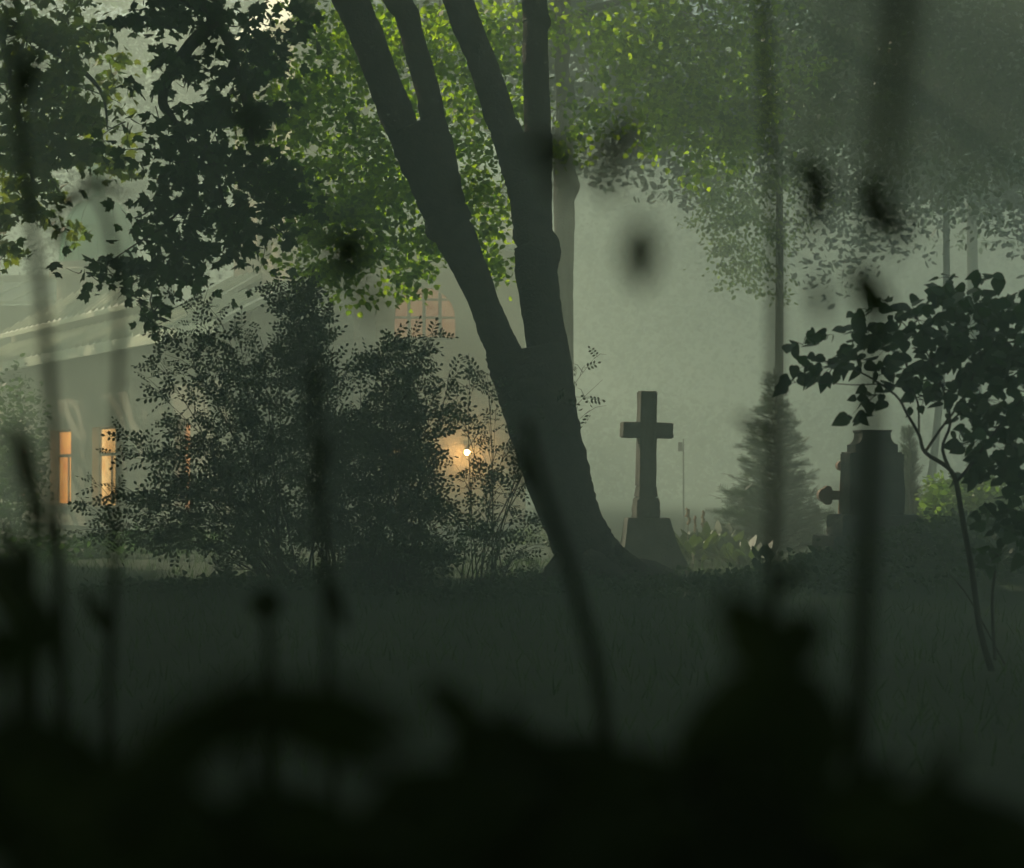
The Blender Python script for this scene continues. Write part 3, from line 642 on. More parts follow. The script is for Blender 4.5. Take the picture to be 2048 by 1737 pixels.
for u in (-hw+.12, hw-.62):
    prism(mb, pt, u, u+.5, zz(322, DT), ZT-.3, -.02, .118)
prism(mb, pt, -hw-.15, hw+.15, zz(330, DT), zz(322, DT), -.15, .35); prism(mb, pt, -hw-.1, hw+.1, ZT, ZT+.3, -.1, DD+.1)
prism(mb, pt, -.75, -.553, zz(300, DT), zz(165, DT), .0, .118); prism(mb, pt, .553, .75, zz(300, DT), zz(165, DT), .0, .118); prism(mb, pt, -.85, .85, zz(165, DT), zz(158, DT), -.04, .118)
mb.build("cornice", M_PLAST2, tw)
mb = MB(); mid = pt(0, DD/2, ZT+2.2); cs = [pt(-hw-.1, -.1, ZT+.3), pt(hw+.1, -.1, ZT+.3), pt(hw+.1, DD+.1, ZT+.3), pt(-hw-.1, DD+.1, ZT+.3)]
mb.add(cs+[mid], [[0, 1, 4], [1, 2, 4], [2, 3, 4], [3, 0, 4], [3, 2, 1, 0]]); mb.build("roof", M_ROOF, tw)
# church hall with the arched window
DH = 61.0
c = P(800, 955, DH); pt = boxpt((c.x, c.y), R(5))
ch = empty("church_hall", (c.x, c.y, 0), "pale church hall with a glowing arched window behind the shrubs", "church")
wu = lambda px: (px-800)/FPX*DH
AX, AR = wu(850), px2m(61, DH); z_s = zz(680, DH); z_c = zz(636, DH)
prof = []
for k in range(13):
    th = math.pi*k/12; prof.append((AX-AR*math.cos(th), z_c+AR*math.sin(th)))
mb = MB(); L, Rr, Z1 = wu(600), wu(1052), zz(500, DH)
op2 = (wu(775), wu(802), zz(920, DH), zz(885, DH))
wall_openings(mb, pt, L, Rr, -.2, z_s, 0, .4, [op2])
prism(mb, pt, L, AX-AR, z_s, Z1, 0, .4); prism(mb, pt, AX+AR, Rr, z_s, Z1, 0, .4)
for i in range(12):
    (xa, za), (xb, zb) = prof[i], prof[i+1]
    f = [pt(xa, 0, za), pt(xb, 0, zb), pt(xb, 0, Z1), pt(xa, 0, Z1)]; k = [pt(xa, .4, za), pt(xb, .4, zb), pt(xb, .4, Z1), pt(xa, .4, Z1)]
    mb.add(f+k, [[0, 1, 2, 3], [7, 6, 5, 4], [0, 4, 5, 1], [2, 6, 7, 3]])
prism(mb, pt, L, L+.4, -.2, Z1, .403, 6); prism(mb, pt, Rr-.4, Rr, -.2, Z1, .403, 6)
mb.build("wall", M_PLAST2, ch)
mb = MB(); slab(mb, [pt(L-.5, -.5, Z1+.12), pt(Rr+.5, -.5, Z1+.12), pt(Rr+.5, 3.2, Z1+2.2), pt(L-.5, 3.2, Z1+2.2)], .118); slab(mb, [pt(L-.5, 3.2, Z1+2.2), pt(Rr+.5, 3.2, Z1+2.2), pt(Rr+.5, 6.8, Z1+.12), pt(L-.5, 6.8, Z1+.12)], .118)
mb.build("roof", M_ROOF, ch)
mb = MB()
for u in (AX-AR*.52, AX-.02+.0, AX+AR*.5):
    top = z_c+math.sqrt(max(0, AR*AR-(u-AX)**2)); prism(mb, pt, u-.045, u+.045, z_s+.003, top, .16, .24)
for z in (z_c+.02, z_c-AR*.0+.62*AR):
    w_ = math.sqrt(AR*AR-(z-z_c)**2) if z > z_c else AR; prism(mb, pt, AX-w_, AX+w_, z-.03, z+.03, .175, .225)
prism(mb, pt, AX-AR, AX+AR, z_s, z_s+.08, .13, .26)
aw = mb.build("arched_window", M_TRIM, ch)
mb = MB(); fr = [pt(x, .2, z) for x, z in prof]+[pt(AX+AR, .2, z_s), pt(AX-AR, .2, z_s)]; bk = [q+Vector((0, .01, 0)) for q in fr]; n = len(fr)
mb.add(fr+bk, [list(range(n))[::-1], list(range(n, 2*n))]+[[i, (i+1) % n, (i+1) % n+n, i+n] for i in range(n)]); mb.build("pane", M_WIN4, aw)
mb = MB(); prism(mb, pt, op2[0], op2[1], op2[2], op2[3], .2, .21); wf = mb.build("window", M_WIN2, ch)
# wall lamp
lp = pt(wu(933), -.35, zz(905, DH)); 
lm = empty("wall_lamp", lp, "small bright lantern glowing through the twigs of the shrub", "lamp")
mb = MB(); mb.tube([lp+Vector((0, .35, .12)), lp+Vector((0, .1, .16)), lp+Vector((0, 0, .12))], .015, 6); mb.box((lp.x, lp.y, lp.z+.075), (.17, .17, .05), top=.3)
mb.build("bracket", M_METAL, lm)
mb = MB(); lathe(mb, [(.02, lp.z-.085), (.05, lp.z-.07), (.072, lp.z-.035), (.078, lp.z+.0), (.068, lp.z+.035), (.045, lp.z+.065)], lp.x, lp.y, 24); mb.build("bulb", emit("lamp_glow", (1, .55, .2), 30), lm, True)
ld = bpy.data.lights.new("lamp_light", 'POINT'); lo = bpy.data.objects.new("lamp_light", ld); col.objects.link(lo); lo.location = lp+Vector((0, -.16, 0)); ld.energy = 26; ld.color = (1, .58, .25); ld.shadow_soft_size = .08
# ---------------------------------------------------------------- graves
def rough_box_set(name, boxes, mat, parent, bev=.015, jit=.006):
    import bmesh
    mb = MB()
    for b in boxes: mb.box(*b)
    me = bpy.data.meshes.new(name); me.from_pydata(mb.v, [], mb.f)
    bm = bmesh.new(); bm.from_mesh(me)
    bmesh.ops.bevel(bm, geom=bm.edges[:], offset=bev, segments=2, affect='EDGES')
    es = [e for e in bm.edges if e.calc_length() > .15]
    bmesh.ops.subdivide_edges(bm, edges=es, cuts=5, use_grid_fill=True)
    for v in bm.verts: v.co += Vector((random.uniform(-1, 1), random.uniform(-1, 1), random.uniform(-1, 1)))*jit
    bm.to_mesh(me); bm.free()
    return link(name, me, mat, parent)
DX = 28.0
c = P(1296, 1140, DX); s = px2m(1, DX); 
cr = empty("stone_cross", (c.x, c.y, 0), "tall plain stone cross on a flared pedestal right of the forked tree", "gravestone")
TH = .28; rz = R(14)
def zc(py): return zz(py, DX)
# flared pedestal (concave sides)
mb = MB(); prof = [(1165, 92), (1150, 84), (1138, 78), (1128, 73), (1110, 65), (1085, 56), (1060, 50), (1040, 46), (1036, 44)]
b0 = len(mb.v); cx0 = c.x
for y, hwpx in prof:
    cxp = P(1302+(1140-y)*-.08, y, DX).x
    for a, b_ in ((-1, -1), (1, -1), (1, 1), (-1, 1)):
        h = hwpx*s; X, Y = a*h*.93, b_*h*.7
        mb.v.append((cxp+X*math.cos(rz*.3)-Y*math.sin(rz*.3), c.y+X*math.sin(rz*.3)+Y*math.cos(rz*.3), zc(y)))
n = len(prof)
for i in range(n-1):
    for k in range(4): mb.f.append([b0+i*4+k, b0+i*4+(k+1) % 4, b0+(i+1)*4+(k+1) % 4, b0+(i+1)*4+k])
mb.f.append([b0+(n-1)*4+k for k in range(4)]); mb.f.append([b0+3, b0+2, b0+1, b0])
mb.build("pedestal", M_STONE, cr)
def X(px, py): return P(px, py, DX).x
rough_box_set("socket", [((X(1292, 1010), c.y, zc(1037)), (49*s, 42*s, zc(996)-zc(1037)), rz, .93), ((X(1292, 990), c.y, zc(996)+.002), (41*s, 36*s, zc(972)-zc(996)), rz, .84)], M_STONE, cr)
o = rough_box_set("cross", [((0, 0, zc(974)), (35*s, TH*.7, zc(783)-zc(974)), 0, .98), ((0, 0, zc(877)), (104*s, TH*.62, zc(845)-zc(877)), 0, 1.0)], M_STONE, None, .014, .005)
o.data.transform(Matrix.Translation((0, 0, -zc(974)))); o.data.transform(Euler((0, R(1.0), rz)).to_matrix().to_4x4()); 
o.data.transform(Matrix.Translation((X(1291.5, 974), c.y, zc(974))))
o.data.transform(Matrix.Translation(-Vector(cr.location))); o.parent = cr
# tombstone pillar on the mound
DG = 24.0; s = px2m(1, DG); c = P(1745, 1060, DG)
def zg(py): return zz(py, DG)
gp = empty("grave_pillar", (c.x, c.y, hz(c.x, c.y)), "broad dark stone pillar with a scooped cap on a stepped base, on the mound", "gravestone")
rough_box_set("base", [((c.x+4*s, c.y, zg(1120)), (210*s, 190*s, zg(1072)-zg(1120)), R(6)), ((c.x+0*s, c.y, zg(1072)+.002), (155*s, 140*s, zg(1030)-zg(1072)), R(6), .99)], M_DSTONE, gp)
rough_box_set("shaft", [((c.x-1*s, c.y, zg(1030)+.004), (111*s, 90*s, zg(906)-zg(1030)), R(6), .97)], M_DSTONE, gp)
mb = MB(); outline = [(-43, 908), (-43, 891), (-37, 889), (-32, 884), (-29, 877), (-28, 868), (-31, 866), (-31, 862), (31, 862), (31, 866), (28, 868), (29, 877), (32, 884), (37, 889), (43, 891), (43, 908)]
fr = [Vector((x*s, -.18, zg(y)+.006)) for x, y in outline]; bk = [Vector((x*s, .18, zg(y)+.006)) for x, y in outline]; n = len(fr); rot = Euler((0, 0, R(6))).to_matrix()
mb.add([rot@q+Vector((c.x, c.y, 0)) for q in fr+bk], [list(range(n))]+[list(range(n, 2*n))[::-1]]+[[i, i+n, (i+1) % n+n, (i+1) % n] for i in range(n)])
mb.build("cap", M_DSTONE, gp)
# red granite cross with trefoil ends, half hidden behind the pillar
D2 = 25.6; s = px2m(1, D2); c = P(1697, 1060, D2)
rc = empty("granite_cross", (c.x, c.y, hz(c.x, c.y)), "reddish granite cross with clover-shaped arms leaning out behind the dark pillar", "gravestone")
def clover(u, v, r): return [(u, v, r), (u+r*.0, v+r*.9, r*.62), (u, v-r*.9, r*.62)]
def zr(py): return zz(py, D2)
mb = MB()
def disc(cx, cz, r, y0, y1, n=14):
    b = len(mb.v)
    for yy in (y0, y1):
        for k in range(n):
            th = 2*math.pi*k/n; mb.v.append((cx+r*math.cos(th), yy, cz+r*math.sin(th)))
    mb.f.append([b+k for k in range(n)]); mb.f.append([b+n+k for k in range(n)][::-1])
    for k in range(n): mb.f.append([b+k, b+n+k, b+n+(k+1) % n, b+(k+1) % n])
zc2 = zr(991)
for sg in (-1, 1):
    mb.box((c.x+sg*30*s, c.y, zc2-9*s), (42*s, .16, 18*s)); 
    disc(c.x+sg*48*s, zc2, 14*s, c.y-.09, c.y+.09); disc(c.x+sg*42*s, zc2+11*s, 8*s, c.y-.086, c.y+.086); disc(c.x+sg*42*s, zc2-11*s, 8*s, c.y-.088, c.y+.088)
mb.box((c.x, c.y, zr(1075)), (44*s, .2, zr(935)-zr(1075)), 0, .62)
disc(c.x, zr(918), 14*s, c.y-.09, c.y+.09); disc(c.x-14*s, zr(932), 10*s, c.y-.086, c.y+.086); disc(c.x+14*s, zr(932), 10*s, c.y-.088, c.y+.088)
mb.build("cross", M_RSTONE, rc)
mb = MB(); mb.box((c.x, c.y, hz(c.x, c.y)-.1), (90*s, .5, zr(1050)-hz(c.x, c.y)+.1), 0, .85); mb.build("base", M_DSTONE, rc)
# headstone slab hidden in the shrubs
D3 = 24.1; s = px2m(1, D3); c = P(768, 1180, D3)
hs = empty("headstone", (c.x, c.y, 0), "dark upright headstone almost swallowed by the middle shrub", "gravestone")
rough_box_set("slab", [((c.x, c.y, -.05), (158*s, .22, zz(1092, D3)+.05), R(2), .97)], M_DSTONE, hs)
rough_box_set("plinth", [((c.x, c.y-.01, -.06), (176*s, .4, .16), R(2))], M_DSTONE, hs)
# thin lamp post far back
D4 = 50; c = P(1367, 955, D4)
lp = empty("lamp_post", (c.x, c.y, 0), "thin faint pole with a small box standing in the mist right of the cross", "post")
mb = MB(); mb.tube([(c.x, c.y, -.1), (c.x, c.y, zz(878, D4))], [.02, .014], 8); mb.build("pole", M_METAL, lp)
mb = MB(); mb.box((c.x-.07, c.y, zz(903, D4)), (.1, .1, .2), 0, .9); mb.build("box", M_METAL, lp)

# ---------------------------------------------------------------- conifers
def conifer(name, px, d, ytop, ybase, wpx, label, n_lev, size, up=0.25, dens=9, group=None, mat=None):
    b = P(px, 955, d); b.z = hz(b.x, b.y); h = zz(ytop, d)-b.z; W = px2m(wpx/2, d)
    t = empty(name, b, label, "tree", group)
    noisy_trunk("trunk", (b.x, b.y, b.z-.1), (b.x, b.y, b.z+h), .09*h/3, .006, t, 8)
    pos, dirs, seg, nm = [], [], MB(), []
    for i in range(n_lev):
        f = (i+.5*rng.random())/n_lev; z = b.z+h*(.04+.93*f); L = W*(1-f)**1.0*rng.uniform(.80, 1.15)+.02
        for k in range(dens if f < .8 else 6):
            a = rng.random()*2*math.pi; dv = np.array([math.cos(a), math.sin(a), up])
            l = L*rng.uniform(.75, 1.05); tip = np.array([b.x, b.y, z])+dv*l
            seg.tube([(b.x, b.y, z), tuple((np.array([b.x, b.y, z-.03*l])+tip)/2), tuple(tip)], [.012, .008, .002], 3, cap=False)
            m = int(5+l*13)
            tt = rng.uniform(.12, 1.0, m); p = np.array([b.x, b.y, z])+dv*l*tt[:, None]
            pos.append(p+rng.normal(size=(m, 3))*.02); sd = dv+rng.normal(size=(m, 3))*np.array([.6, .6, .3])+np.array([0, 0, .12])
            dirs.append(sd)
    p = np.concatenate(pos)
    leaf_mesh("crown", SPRAY, p, np.concatenate(dirs), rand_nrm(len(p), .6, .7), size*rng.uniform(.5, 1.3, len(p))*(1-.45*np.clip((p[:, 2]-b.z)/h, 0, 1)), mat or M_CONIF, t)
    seg.build("branch", M_TWIG, t)
conifer("cypress", 1548, 32, 735, 1100, 250, "feathery pyramid-shaped cypress standing between the cross and the pillar", 38, .25, dens=11)
conifer("cypress", 1818, 29, 850, 1100, 66, "narrow dark column cypress right behind the pillar", 30, .20, up=1.4, dens=9)

# ---------------------------------------------------------------- shrubs with pinnate leaves
def shrub(bpx, d, tips, label, leaf=.225, per=16, side=5, stemr=.012, group=None, rd=.5, mat=None, tpl=None, by=1190):
    b = P(bpx, by, d); b.z = hz(b.x, b.y)
    t = empty("leafy_shrub", b, label, "shrub", group)
    mb = MB(); pos, dirs, nr = [], [], []
    for tip in tips:
        px, py = tip[:2]; wgt = tip[2] if len(tip) > 2 else 1.0; sp = tip[3] if len(tip) > 3 else 1.0
        T_ = np.array(P(px, py, d+rng.uniform(-rd, rd))); B = np.array(b)+np.array([rng.uniform(-.25, .25), rng.uniform(-.2, .2), 0])
        mid = B*.5+T_*.5; mid[0] = B[0]*.62+T_[0]*.38+rng.normal()*.05; mid[2] += (T_[2]-B[2])*.06+.12*abs(T_[0]-B[0])
        C_ = [B+(mid-B)*q*(2-q)*.5*1.0 for q in (0,)]
        pts = [B*(1-q)**2+2*mid*q*(1-q)+T_*q*q for q in np.linspace(0, 1, 12)]
        mb.tube([tuple(p) for p in pts], [stemr*(1-.85*i/11) for i in range(12)], 5, cap=False)
        for k in range(int(side*wgt*2)):
            q = rng.uniform(.2, 1.0)**.6; a = B*(1-q)**2+2*mid*q*(1-q)+T_*q*q
            ax = pts[min(11, int(q*11)+1 if q < .99 else 11)]-pts[min(10, int(q*11))]; ax /= np.linalg.norm(ax)+1e-9
            dv = ax*.7+rng.normal(size=3)*np.array([.75, .6, .35]); dv /= np.linalg.norm(dv)
            l = rng.uniform(.15, .48)*sp; e = a+dv*l; e[2] -= .05*l
            mb.tube([tuple(a), tuple((a+e)/2+np.array([0, 0, .03])), tuple(e)], [.004, .003, .0015], 3, cap=False)
            m = int(.44*per*wgt*l/.3); tt = rng.uniform(.1, 1.0, m)
            p = a+(e-a)*tt[:, None]; pos.append(p); dd = dv*.6+rng.normal(size=(m, 3))*np.array([.8, .6, .5]); dd[:, 2] -= .05; dirs.append(dd)
    p = np.concatenate(pos); dd = np.concatenate(dirs)
    X_, Y_ = 1024+p[:, 0]/p[:, 1]*FPX, 955-(p[:, 2]-CAMZ)/p[:, 1]*FPX
    thin = ((X_-935)**2+(Y_-905)**2 > 22**2) & ((X_ < 620) | (X_ > 700) | (Y_ > 740) | (rng.random(len(p)) < .8))   # the open gap in the twigs
    p, dd = p[thin], dd[thin]
    leaf_mesh("foliage", tpl or PINNATE, p, dd, rand_nrm(len(p), .35, .8, (0, -.5, 0)), leaf*rng.uniform(.55, 1.15, len(p)), mat or M_SHRUB, t)
    mb.build("stem", M_TWIG, t)
    return t
G = "pinnate-leaved shrubs left of the forked tree"
shrub(560, 23.5, [(400, 630), (440, 640), (350, 680), (320, 730), (480, 680), (330, 800), (400, 760), (470, 760), (270, 900), (320, 900), (210, 1000), (250, 980), (200, 1060), (300, 1050), (370, 860), (430, 870), (520, 700), (540, 760),
      (360, 960), (420, 950), (500, 850), (520, 930), (560, 680), (260, 1070), (340, 1010), (460, 1000), (480, 1080), (440, 1140, .8, .6), (480, 1180, .8, .6)],
      "widest pinnate-leaved shrub spreading left towards the lit windows", per=12, side=7, group=G, rd=.6)
shrub(640, 23.9, [(595, 578, 2.2, .7), (578, 596, 2, .7), (662, 606, 1.2, .6), (612, 640, 1.6, .8), (640, 640, 1.4, .7), (600, 690, .8), (650, 760), (690, 740), (640, 850), (600, 830), (700, 850), (580, 930), (640, 980), (690, 960), (620, 1060), (560, 1050), (680, 1060), (540, 1120, .9, .7), (620, 1140, 1, .7)],
      "shrub with the tallest leafy plume rising above the others", per=12, side=7, group=G)
shrub(770, 23.7, [(790, 692, 1.6, .7), (760, 702, 1.4, .8), (720, 740), (800, 750), (856, 672, 1.6, .4), (850, 740, .8, .5), (740, 830), (810, 840), (870, 830), (900, 760, .7), (780, 900), (840, 930), (700, 900), (880, 950), (740, 970), (820, 1010), (870, 1050), (700, 1060), (760, 1080), (830, 1110), (890, 1110), (860, 1150, 1, .7), (740, 1130), (920, 1060, .7), (680, 1150)],
      "densest dark shrub in the middle around the headstone", per=14, side=8, group=G)
shrub(965, 24.6, [(940, 740, .7), (900, 760, .5), (975, 750, .7), (990, 840, .7), (950, 860, .7), (1010, 900, .7), (940, 960, .5), (990, 980, .8), (1040, 960, .8), (1050, 1050, .8), (1000, 1070, .9), (960, 1080, .6), (1060, 1100, .6), (900, 1120, .3), (1020, 1130, .7), (1190, 715, .55, .6), (1205, 760, .55, .6), (1180, 820, .45, .6), (1110, 800, .5)],
      "slender open shrub close against the left of the forked trunk", per=10, side=6, stemr=.009, group=G)
# sapling at the right, nearer
DS = 14.0
b = P(1985, 1345, DS); b.z = hz(b.x, b.y)
t = empty("sapling", b, "nearer sapling with dark heart-shaped leaves arching in from the right", "sapling")
mb = MB()
px_tube(mb, [(1985, 1350, DS), (1960, 1260, DS), (1945, 1150, DS), (1925, 1040, DS), (1912, 965, DS), (1895, 935, DS), (1850, 905, DS), (1838, 870, DS), (1815, 830, DS), (1790, 790, DS), (1720, 745, DS), (1640, 720, DS)], DS, .022, .004)
px_tube(mb, [(1912, 965, DS), (1885, 900, DS), (1900, 850, DS), (1890, 790, DS), (1850, 700, DS), (1800, 640, DS)], DS, .012, .003)
px_tube(mb, [(1850, 905, DS), (1880, 860, DS), (1930, 790, DS), (1960, 700, DS), (1960, 600, DS)], DS, .01, .003)
px_tube(mb, [(1912, 965, DS), (1950, 920, DS), (2000, 850, DS), (2060, 780, DS)], DS, .012, .004)
px_tube(mb, [(1838, 870, DS), (1830, 790, DS), (1770, 770, DS), (1700, 770, DS), (1600, 760, DS)], DS, .007, .002)
px_tube(mb, [(1990, 1320, DS), (1985, 1180, DS+.2), (2010, 1060, DS+.2), (2030, 900, DS+.2)], DS, .012, .005)
px_tube(mb, [(2010, 1330, DS+.3), (1940, 1200, DS+.3), (1900, 1150, DS+.3)], DS, .006, .003)
mb.build("stem", M_TWIG, t, True)
cl = [(1575, 765, 28, 12, 9), (1600, 735, 35, 18, 16), (1590, 690, 22, 12, 6), (1650, 735, 45, 25, 30), (1640, 670, 35, 15, 14), (1700, 720, 45, 30, 40), (1720, 660, 50, 25, 34), (1780, 680, 50, 40, 60), (1720, 625, 30, 12, 8), (1760, 605, 30, 12, 10),
      (1800, 740, 50, 40, 60), (1740, 790, 40, 22, 20), (1710, 825, 20, 18, 12), (1820, 640, 50, 40, 60), (1880, 600, 50, 40, 60), (1900, 555, 25, 14, 8), (1975, 550, 30, 10, 10), (1950, 620, 60, 50, 100), (2020, 620, 50, 50, 80),
      (1880, 690, 60, 50, 110), (1960, 710, 70, 60, 140), (2030, 740, 50, 60, 110), (1870, 770, 50, 40, 60), (1950, 800, 60, 50, 100), (2030, 840, 50, 60, 110), (1950, 870, 40, 40, 50), (2000, 920, 60, 50, 100), (1940, 950, 30, 20, 18), (2040, 980, 40, 60, 80),
      (1990, 1040, 40, 40, 46), (1980, 1110, 30, 30, 22), (2040, 1080, 30, 50, 40), (1830, 800, 30, 20, 14), (2020, 680, 50, 50, 80)]
def few(cl, d, rd):
    pos, dirs, segs = [], [], []
    for px, py, rx, ry, n in cl:
        n = int(n*.6); C = np.array(P(px, py, d)); p = C+in_ball(n)*np.array([px2m(rx, d), rd, px2m(ry, d)]); pos.append(p)
        dirs.append(rng.normal(size=(n, 3))*np.array([.7, .5, .35])-np.array([.35, 0, .45]))
        for q in p[::3]: segs.append((C+np.array([.05, 0, 0]), q))
    return np.concatenate(pos), np.concatenate(dirs), segs
p, dr, segs = few(cl, DS, .35)
leaf_mesh("foliage", HEART, p, dr, rand_nrm(len(p), .5, .55, (0, -.6, 0)), .105*rng.uniform(.55, 1.2, len(p)), M_SAP, t)
mb = MB()
for a, b_ in segs: mb.tube(curve(a, b_, 4, 0, .06), [.003, .0025, .002, .001], 3, cap=False)
mb.build("twigs", M_TWIG, t)

# ---------------------------------------------------------------- hedge, hostas, ground cover
def bush(px, py, d, rx, ry, n, label, mat, size, tpl, cat="bush", rd=.8, group=None, name="bush"):
    b = P(px, 955, d); b.z = hz(b.x, b.y)
    t = empty(name, b, label, cat, group)
    C = np.array(P(px, py, d)); rr = np.array([px2m(rx, d), rd, px2m(ry, d)])
    p = in_ball(n); p = p*(0.35+.65*np.linalg.norm(p, axis=1, keepdims=True))*rr*(1+.18*np.sin(p[:, :1]*9)*np.cos(p[:, 1:2]*8))+C; p = p[p[:, 2] > b.z-.05]
    leaf_mesh("foliage", tpl, p, rand_dirs(len(p), -.1), rand_nrm(len(p), .6, .8), size*rng.uniform(.5, 1.2, len(p)), mat, t)
    mb = MB()
    for k in range(7):
        q = p[rng.integers(len(p))]; mb.tube(curve((b.x+rng.normal()*.1, b.y, b.z-.05), tuple(q), 5, 0, .05), [.02, .015, .012, .008, .004], 5, cap=False)
    mb.build("stem", M_TWIG, t)
    return t
bush(1945, 1040, 29, 110, 95, 5200, "sunlit yellow-green hedge bush behind the sapling stem", M_HEDGE, .10, OVAL)
bush(1870, 1010, 27.5, 30, 60, 500, "small pale bush between the column cypress and the hedge", M_HEDGE, .10, OVAL, rd=.4)
bush(25, 930, 40, 75, 190, 3400, "tall dark bush at the left edge before the first orange window", M_DARK, .12, OVAL, rd=1.2)
bush(330, 1105, 36, 150, 50, 2600, "low grey-green bush below the left shrub", M_DARK, .14, OVAL, rd=1.4)
bush(120, 1120, 34, 130, 55, 2200, "low dark bush under the orange window", M_DARK, .12, OVAL, rd=1.2)
bush(520, 1085, 42, 110, 35, 1500, "misty low bush before the long wall", M_DARK, .14, OVAL, rd=1.2)
bush(1070, 1085, 40, 60, 30, 700, "misty low bush glimpsed left of the trunk foot", M_HOSTA, .14, OVAL, rd=1)
HOSTA = z_fold([mir([(0, 0), (.05, .02), (.05, .2), (.22, .38), (.26, .6), (.14, .88), (0, 1.05)])], .35)
def hosta(px, d, w, h, n, label, flowers=0, group="broad-leaved plants behind the cross"):
    b = P(px, 955, d); b.z = hz(b.x, b.y)
    t = empty("broad_leaved_plant", b, label, "plant", group)
    a = rng.random(n)*2*math.pi; up = rng.uniform(.5, 2.2, n); dirs = np.stack([np.cos(a), np.sin(a), up], 1)
    pos = np.stack([b.x+np.cos(a)*w*.4*rng.random(n), b.y+np.sin(a)*w*.4*rng.random(n), np.full(n, b.z)+rng.random(n)*h*.35], 1)
    nr = np.stack([-np.cos(a)*.8, -np.sin(a)*.8, np.full(n, 1.0)], 1)+rng.normal(size=(n, 3))*.3
    leaf_mesh("foliage", HOSTA, pos, dirs, nr, h*rng.uniform(.5, .9, n), M_HOSTA, t)
    for i in range(flowers):
        mb = MB(); x, y = b.x+rng.normal()*w*.3, b.y+rng.normal()*.1; z1 = b.z+h*rng.uniform(1.15, 1.5)
        mb.tube([(x, y, b.z), (x+.02, y, z1)], [.006, .003], 5)
        for k in range(14):
            z = z1-.22*k/14; mb.box((x+.02+rng.normal()*.012, y+rng.normal()*.012, z), (.03, .03, .03), rng.random()*3, .5)
        mb.build("flower_spike", M_FLOWER, t)
for i, (px, d, w, h, fl, lb) in enumerate([(1385, 31, .5, .5, 1, "broad-leaved plant with one dry flower spike right behind the cross pedestal"), (1425, 31.5, .5, .55, 2, "broad-leaved plant with flower spikes left of the big cypress"),
        (1465, 30.5, .5, .4, 0, "broad-leaved plant at the left foot of the big cypress"), (1360, 33, .5, .5, 0, "broad-leaved plant half hidden by the cross pedestal"), (1500, 30, .5, .35, 0, "low broad-leaved plant before the big cypress")]):
    hosta(px, d, w, h, 46, lb, fl)
# ground cover: ivy and short grass
def cover():
    n = 34000; x = rng.uniform(-7, 8, n); y = rng.uniform(9, 34, n); q = rng.random(n) < .6+.4*np.sin(x*2.3+np.sin(y*1.7))*np.cos(y*1.9); x, y = x[q], y[q]
    k = np.abs(x) < .25*y; x, y = x[k], y[k]; z = height(x, y)
    p = np.stack([x, y, z], 1); n = len(p)
    tag(leaf_mesh("grass", BLADE, p, rng.normal(size=(n, 3))*np.array([.4, .4, .1])+np.array([0, 0, 1]), rand_nrm(n, 0, 1), rng.uniform(.04, .15, n), M_GRASSL), "short dark grass of the lawn", "grass", kind="stuff")
    pos = []
    m = 9000; a = rng.random(m)*2*math.pi; r = np.sqrt(rng.random(m)); pos.append(np.stack([4.7+np.cos(a)*r*3.8, 23.2+np.sin(a)*r*2.4], 1))
    m = 1600; a = rng.random(m)*2*math.pi; r = np.sqrt(rng.random(m)); pos.append(np.stack([1.0+np.cos(a)*r*1.3, 25.0+np.sin(a)*r*.9], 1))
    m = 3000; a = rng.random(m)*2*math.pi; r = np.sqrt(rng.random(m)); pos.append(np.stack([-2+np.cos(a)*r*2.6, 23.3+np.sin(a)*r*1.0], 1))
    q = np.concatenate(pos); z = height(q[:, 0], q[:, 1])+rng.exponential(.028, len(q)); p = np.concatenate([q, z[:, None]], 1)
    tag(leaf_mesh("ivy", HEART, p, rand_dirs(len(p), -.2), rand_nrm(len(p), .8, .6, (0, -.3, 0)), rng.uniform(.04, .085, len(p)), M_SHRUB), "dark ivy covering the grave mound and the tree foot", "ground cover", kind="stuff")
cover()
b = P(1528, 1120, 23.3); b.z = hz(b.x, b.y)
t = empty("young_plant", b, "small upright leafy plant on the left slope of the mound", "plant")
n = 16; a = rng.random(n)*6.28
pos = np.stack([b.x+rng.normal(size=n)*.05, b.y+rng.normal(size=n)*.05, b.z+rng.uniform(.0, .2, n)], 1)
leaf_mesh("foliage", HOSTA, pos, np.stack([np.cos(a)*.6, np.sin(a)*.5, np.full(n, 1.0)], 1), rand_nrm(n, .3, .7, (0, -.5, 0)), rng.uniform(.12, .2, n), M_SHRUB, t)
mb = MB()
for k in range(4): mb.tube([(b.x, b.y, b.z-.03), tuple(pos[k])], [.006, .003], 5)
mb.build("stem", M_TWIG, t)
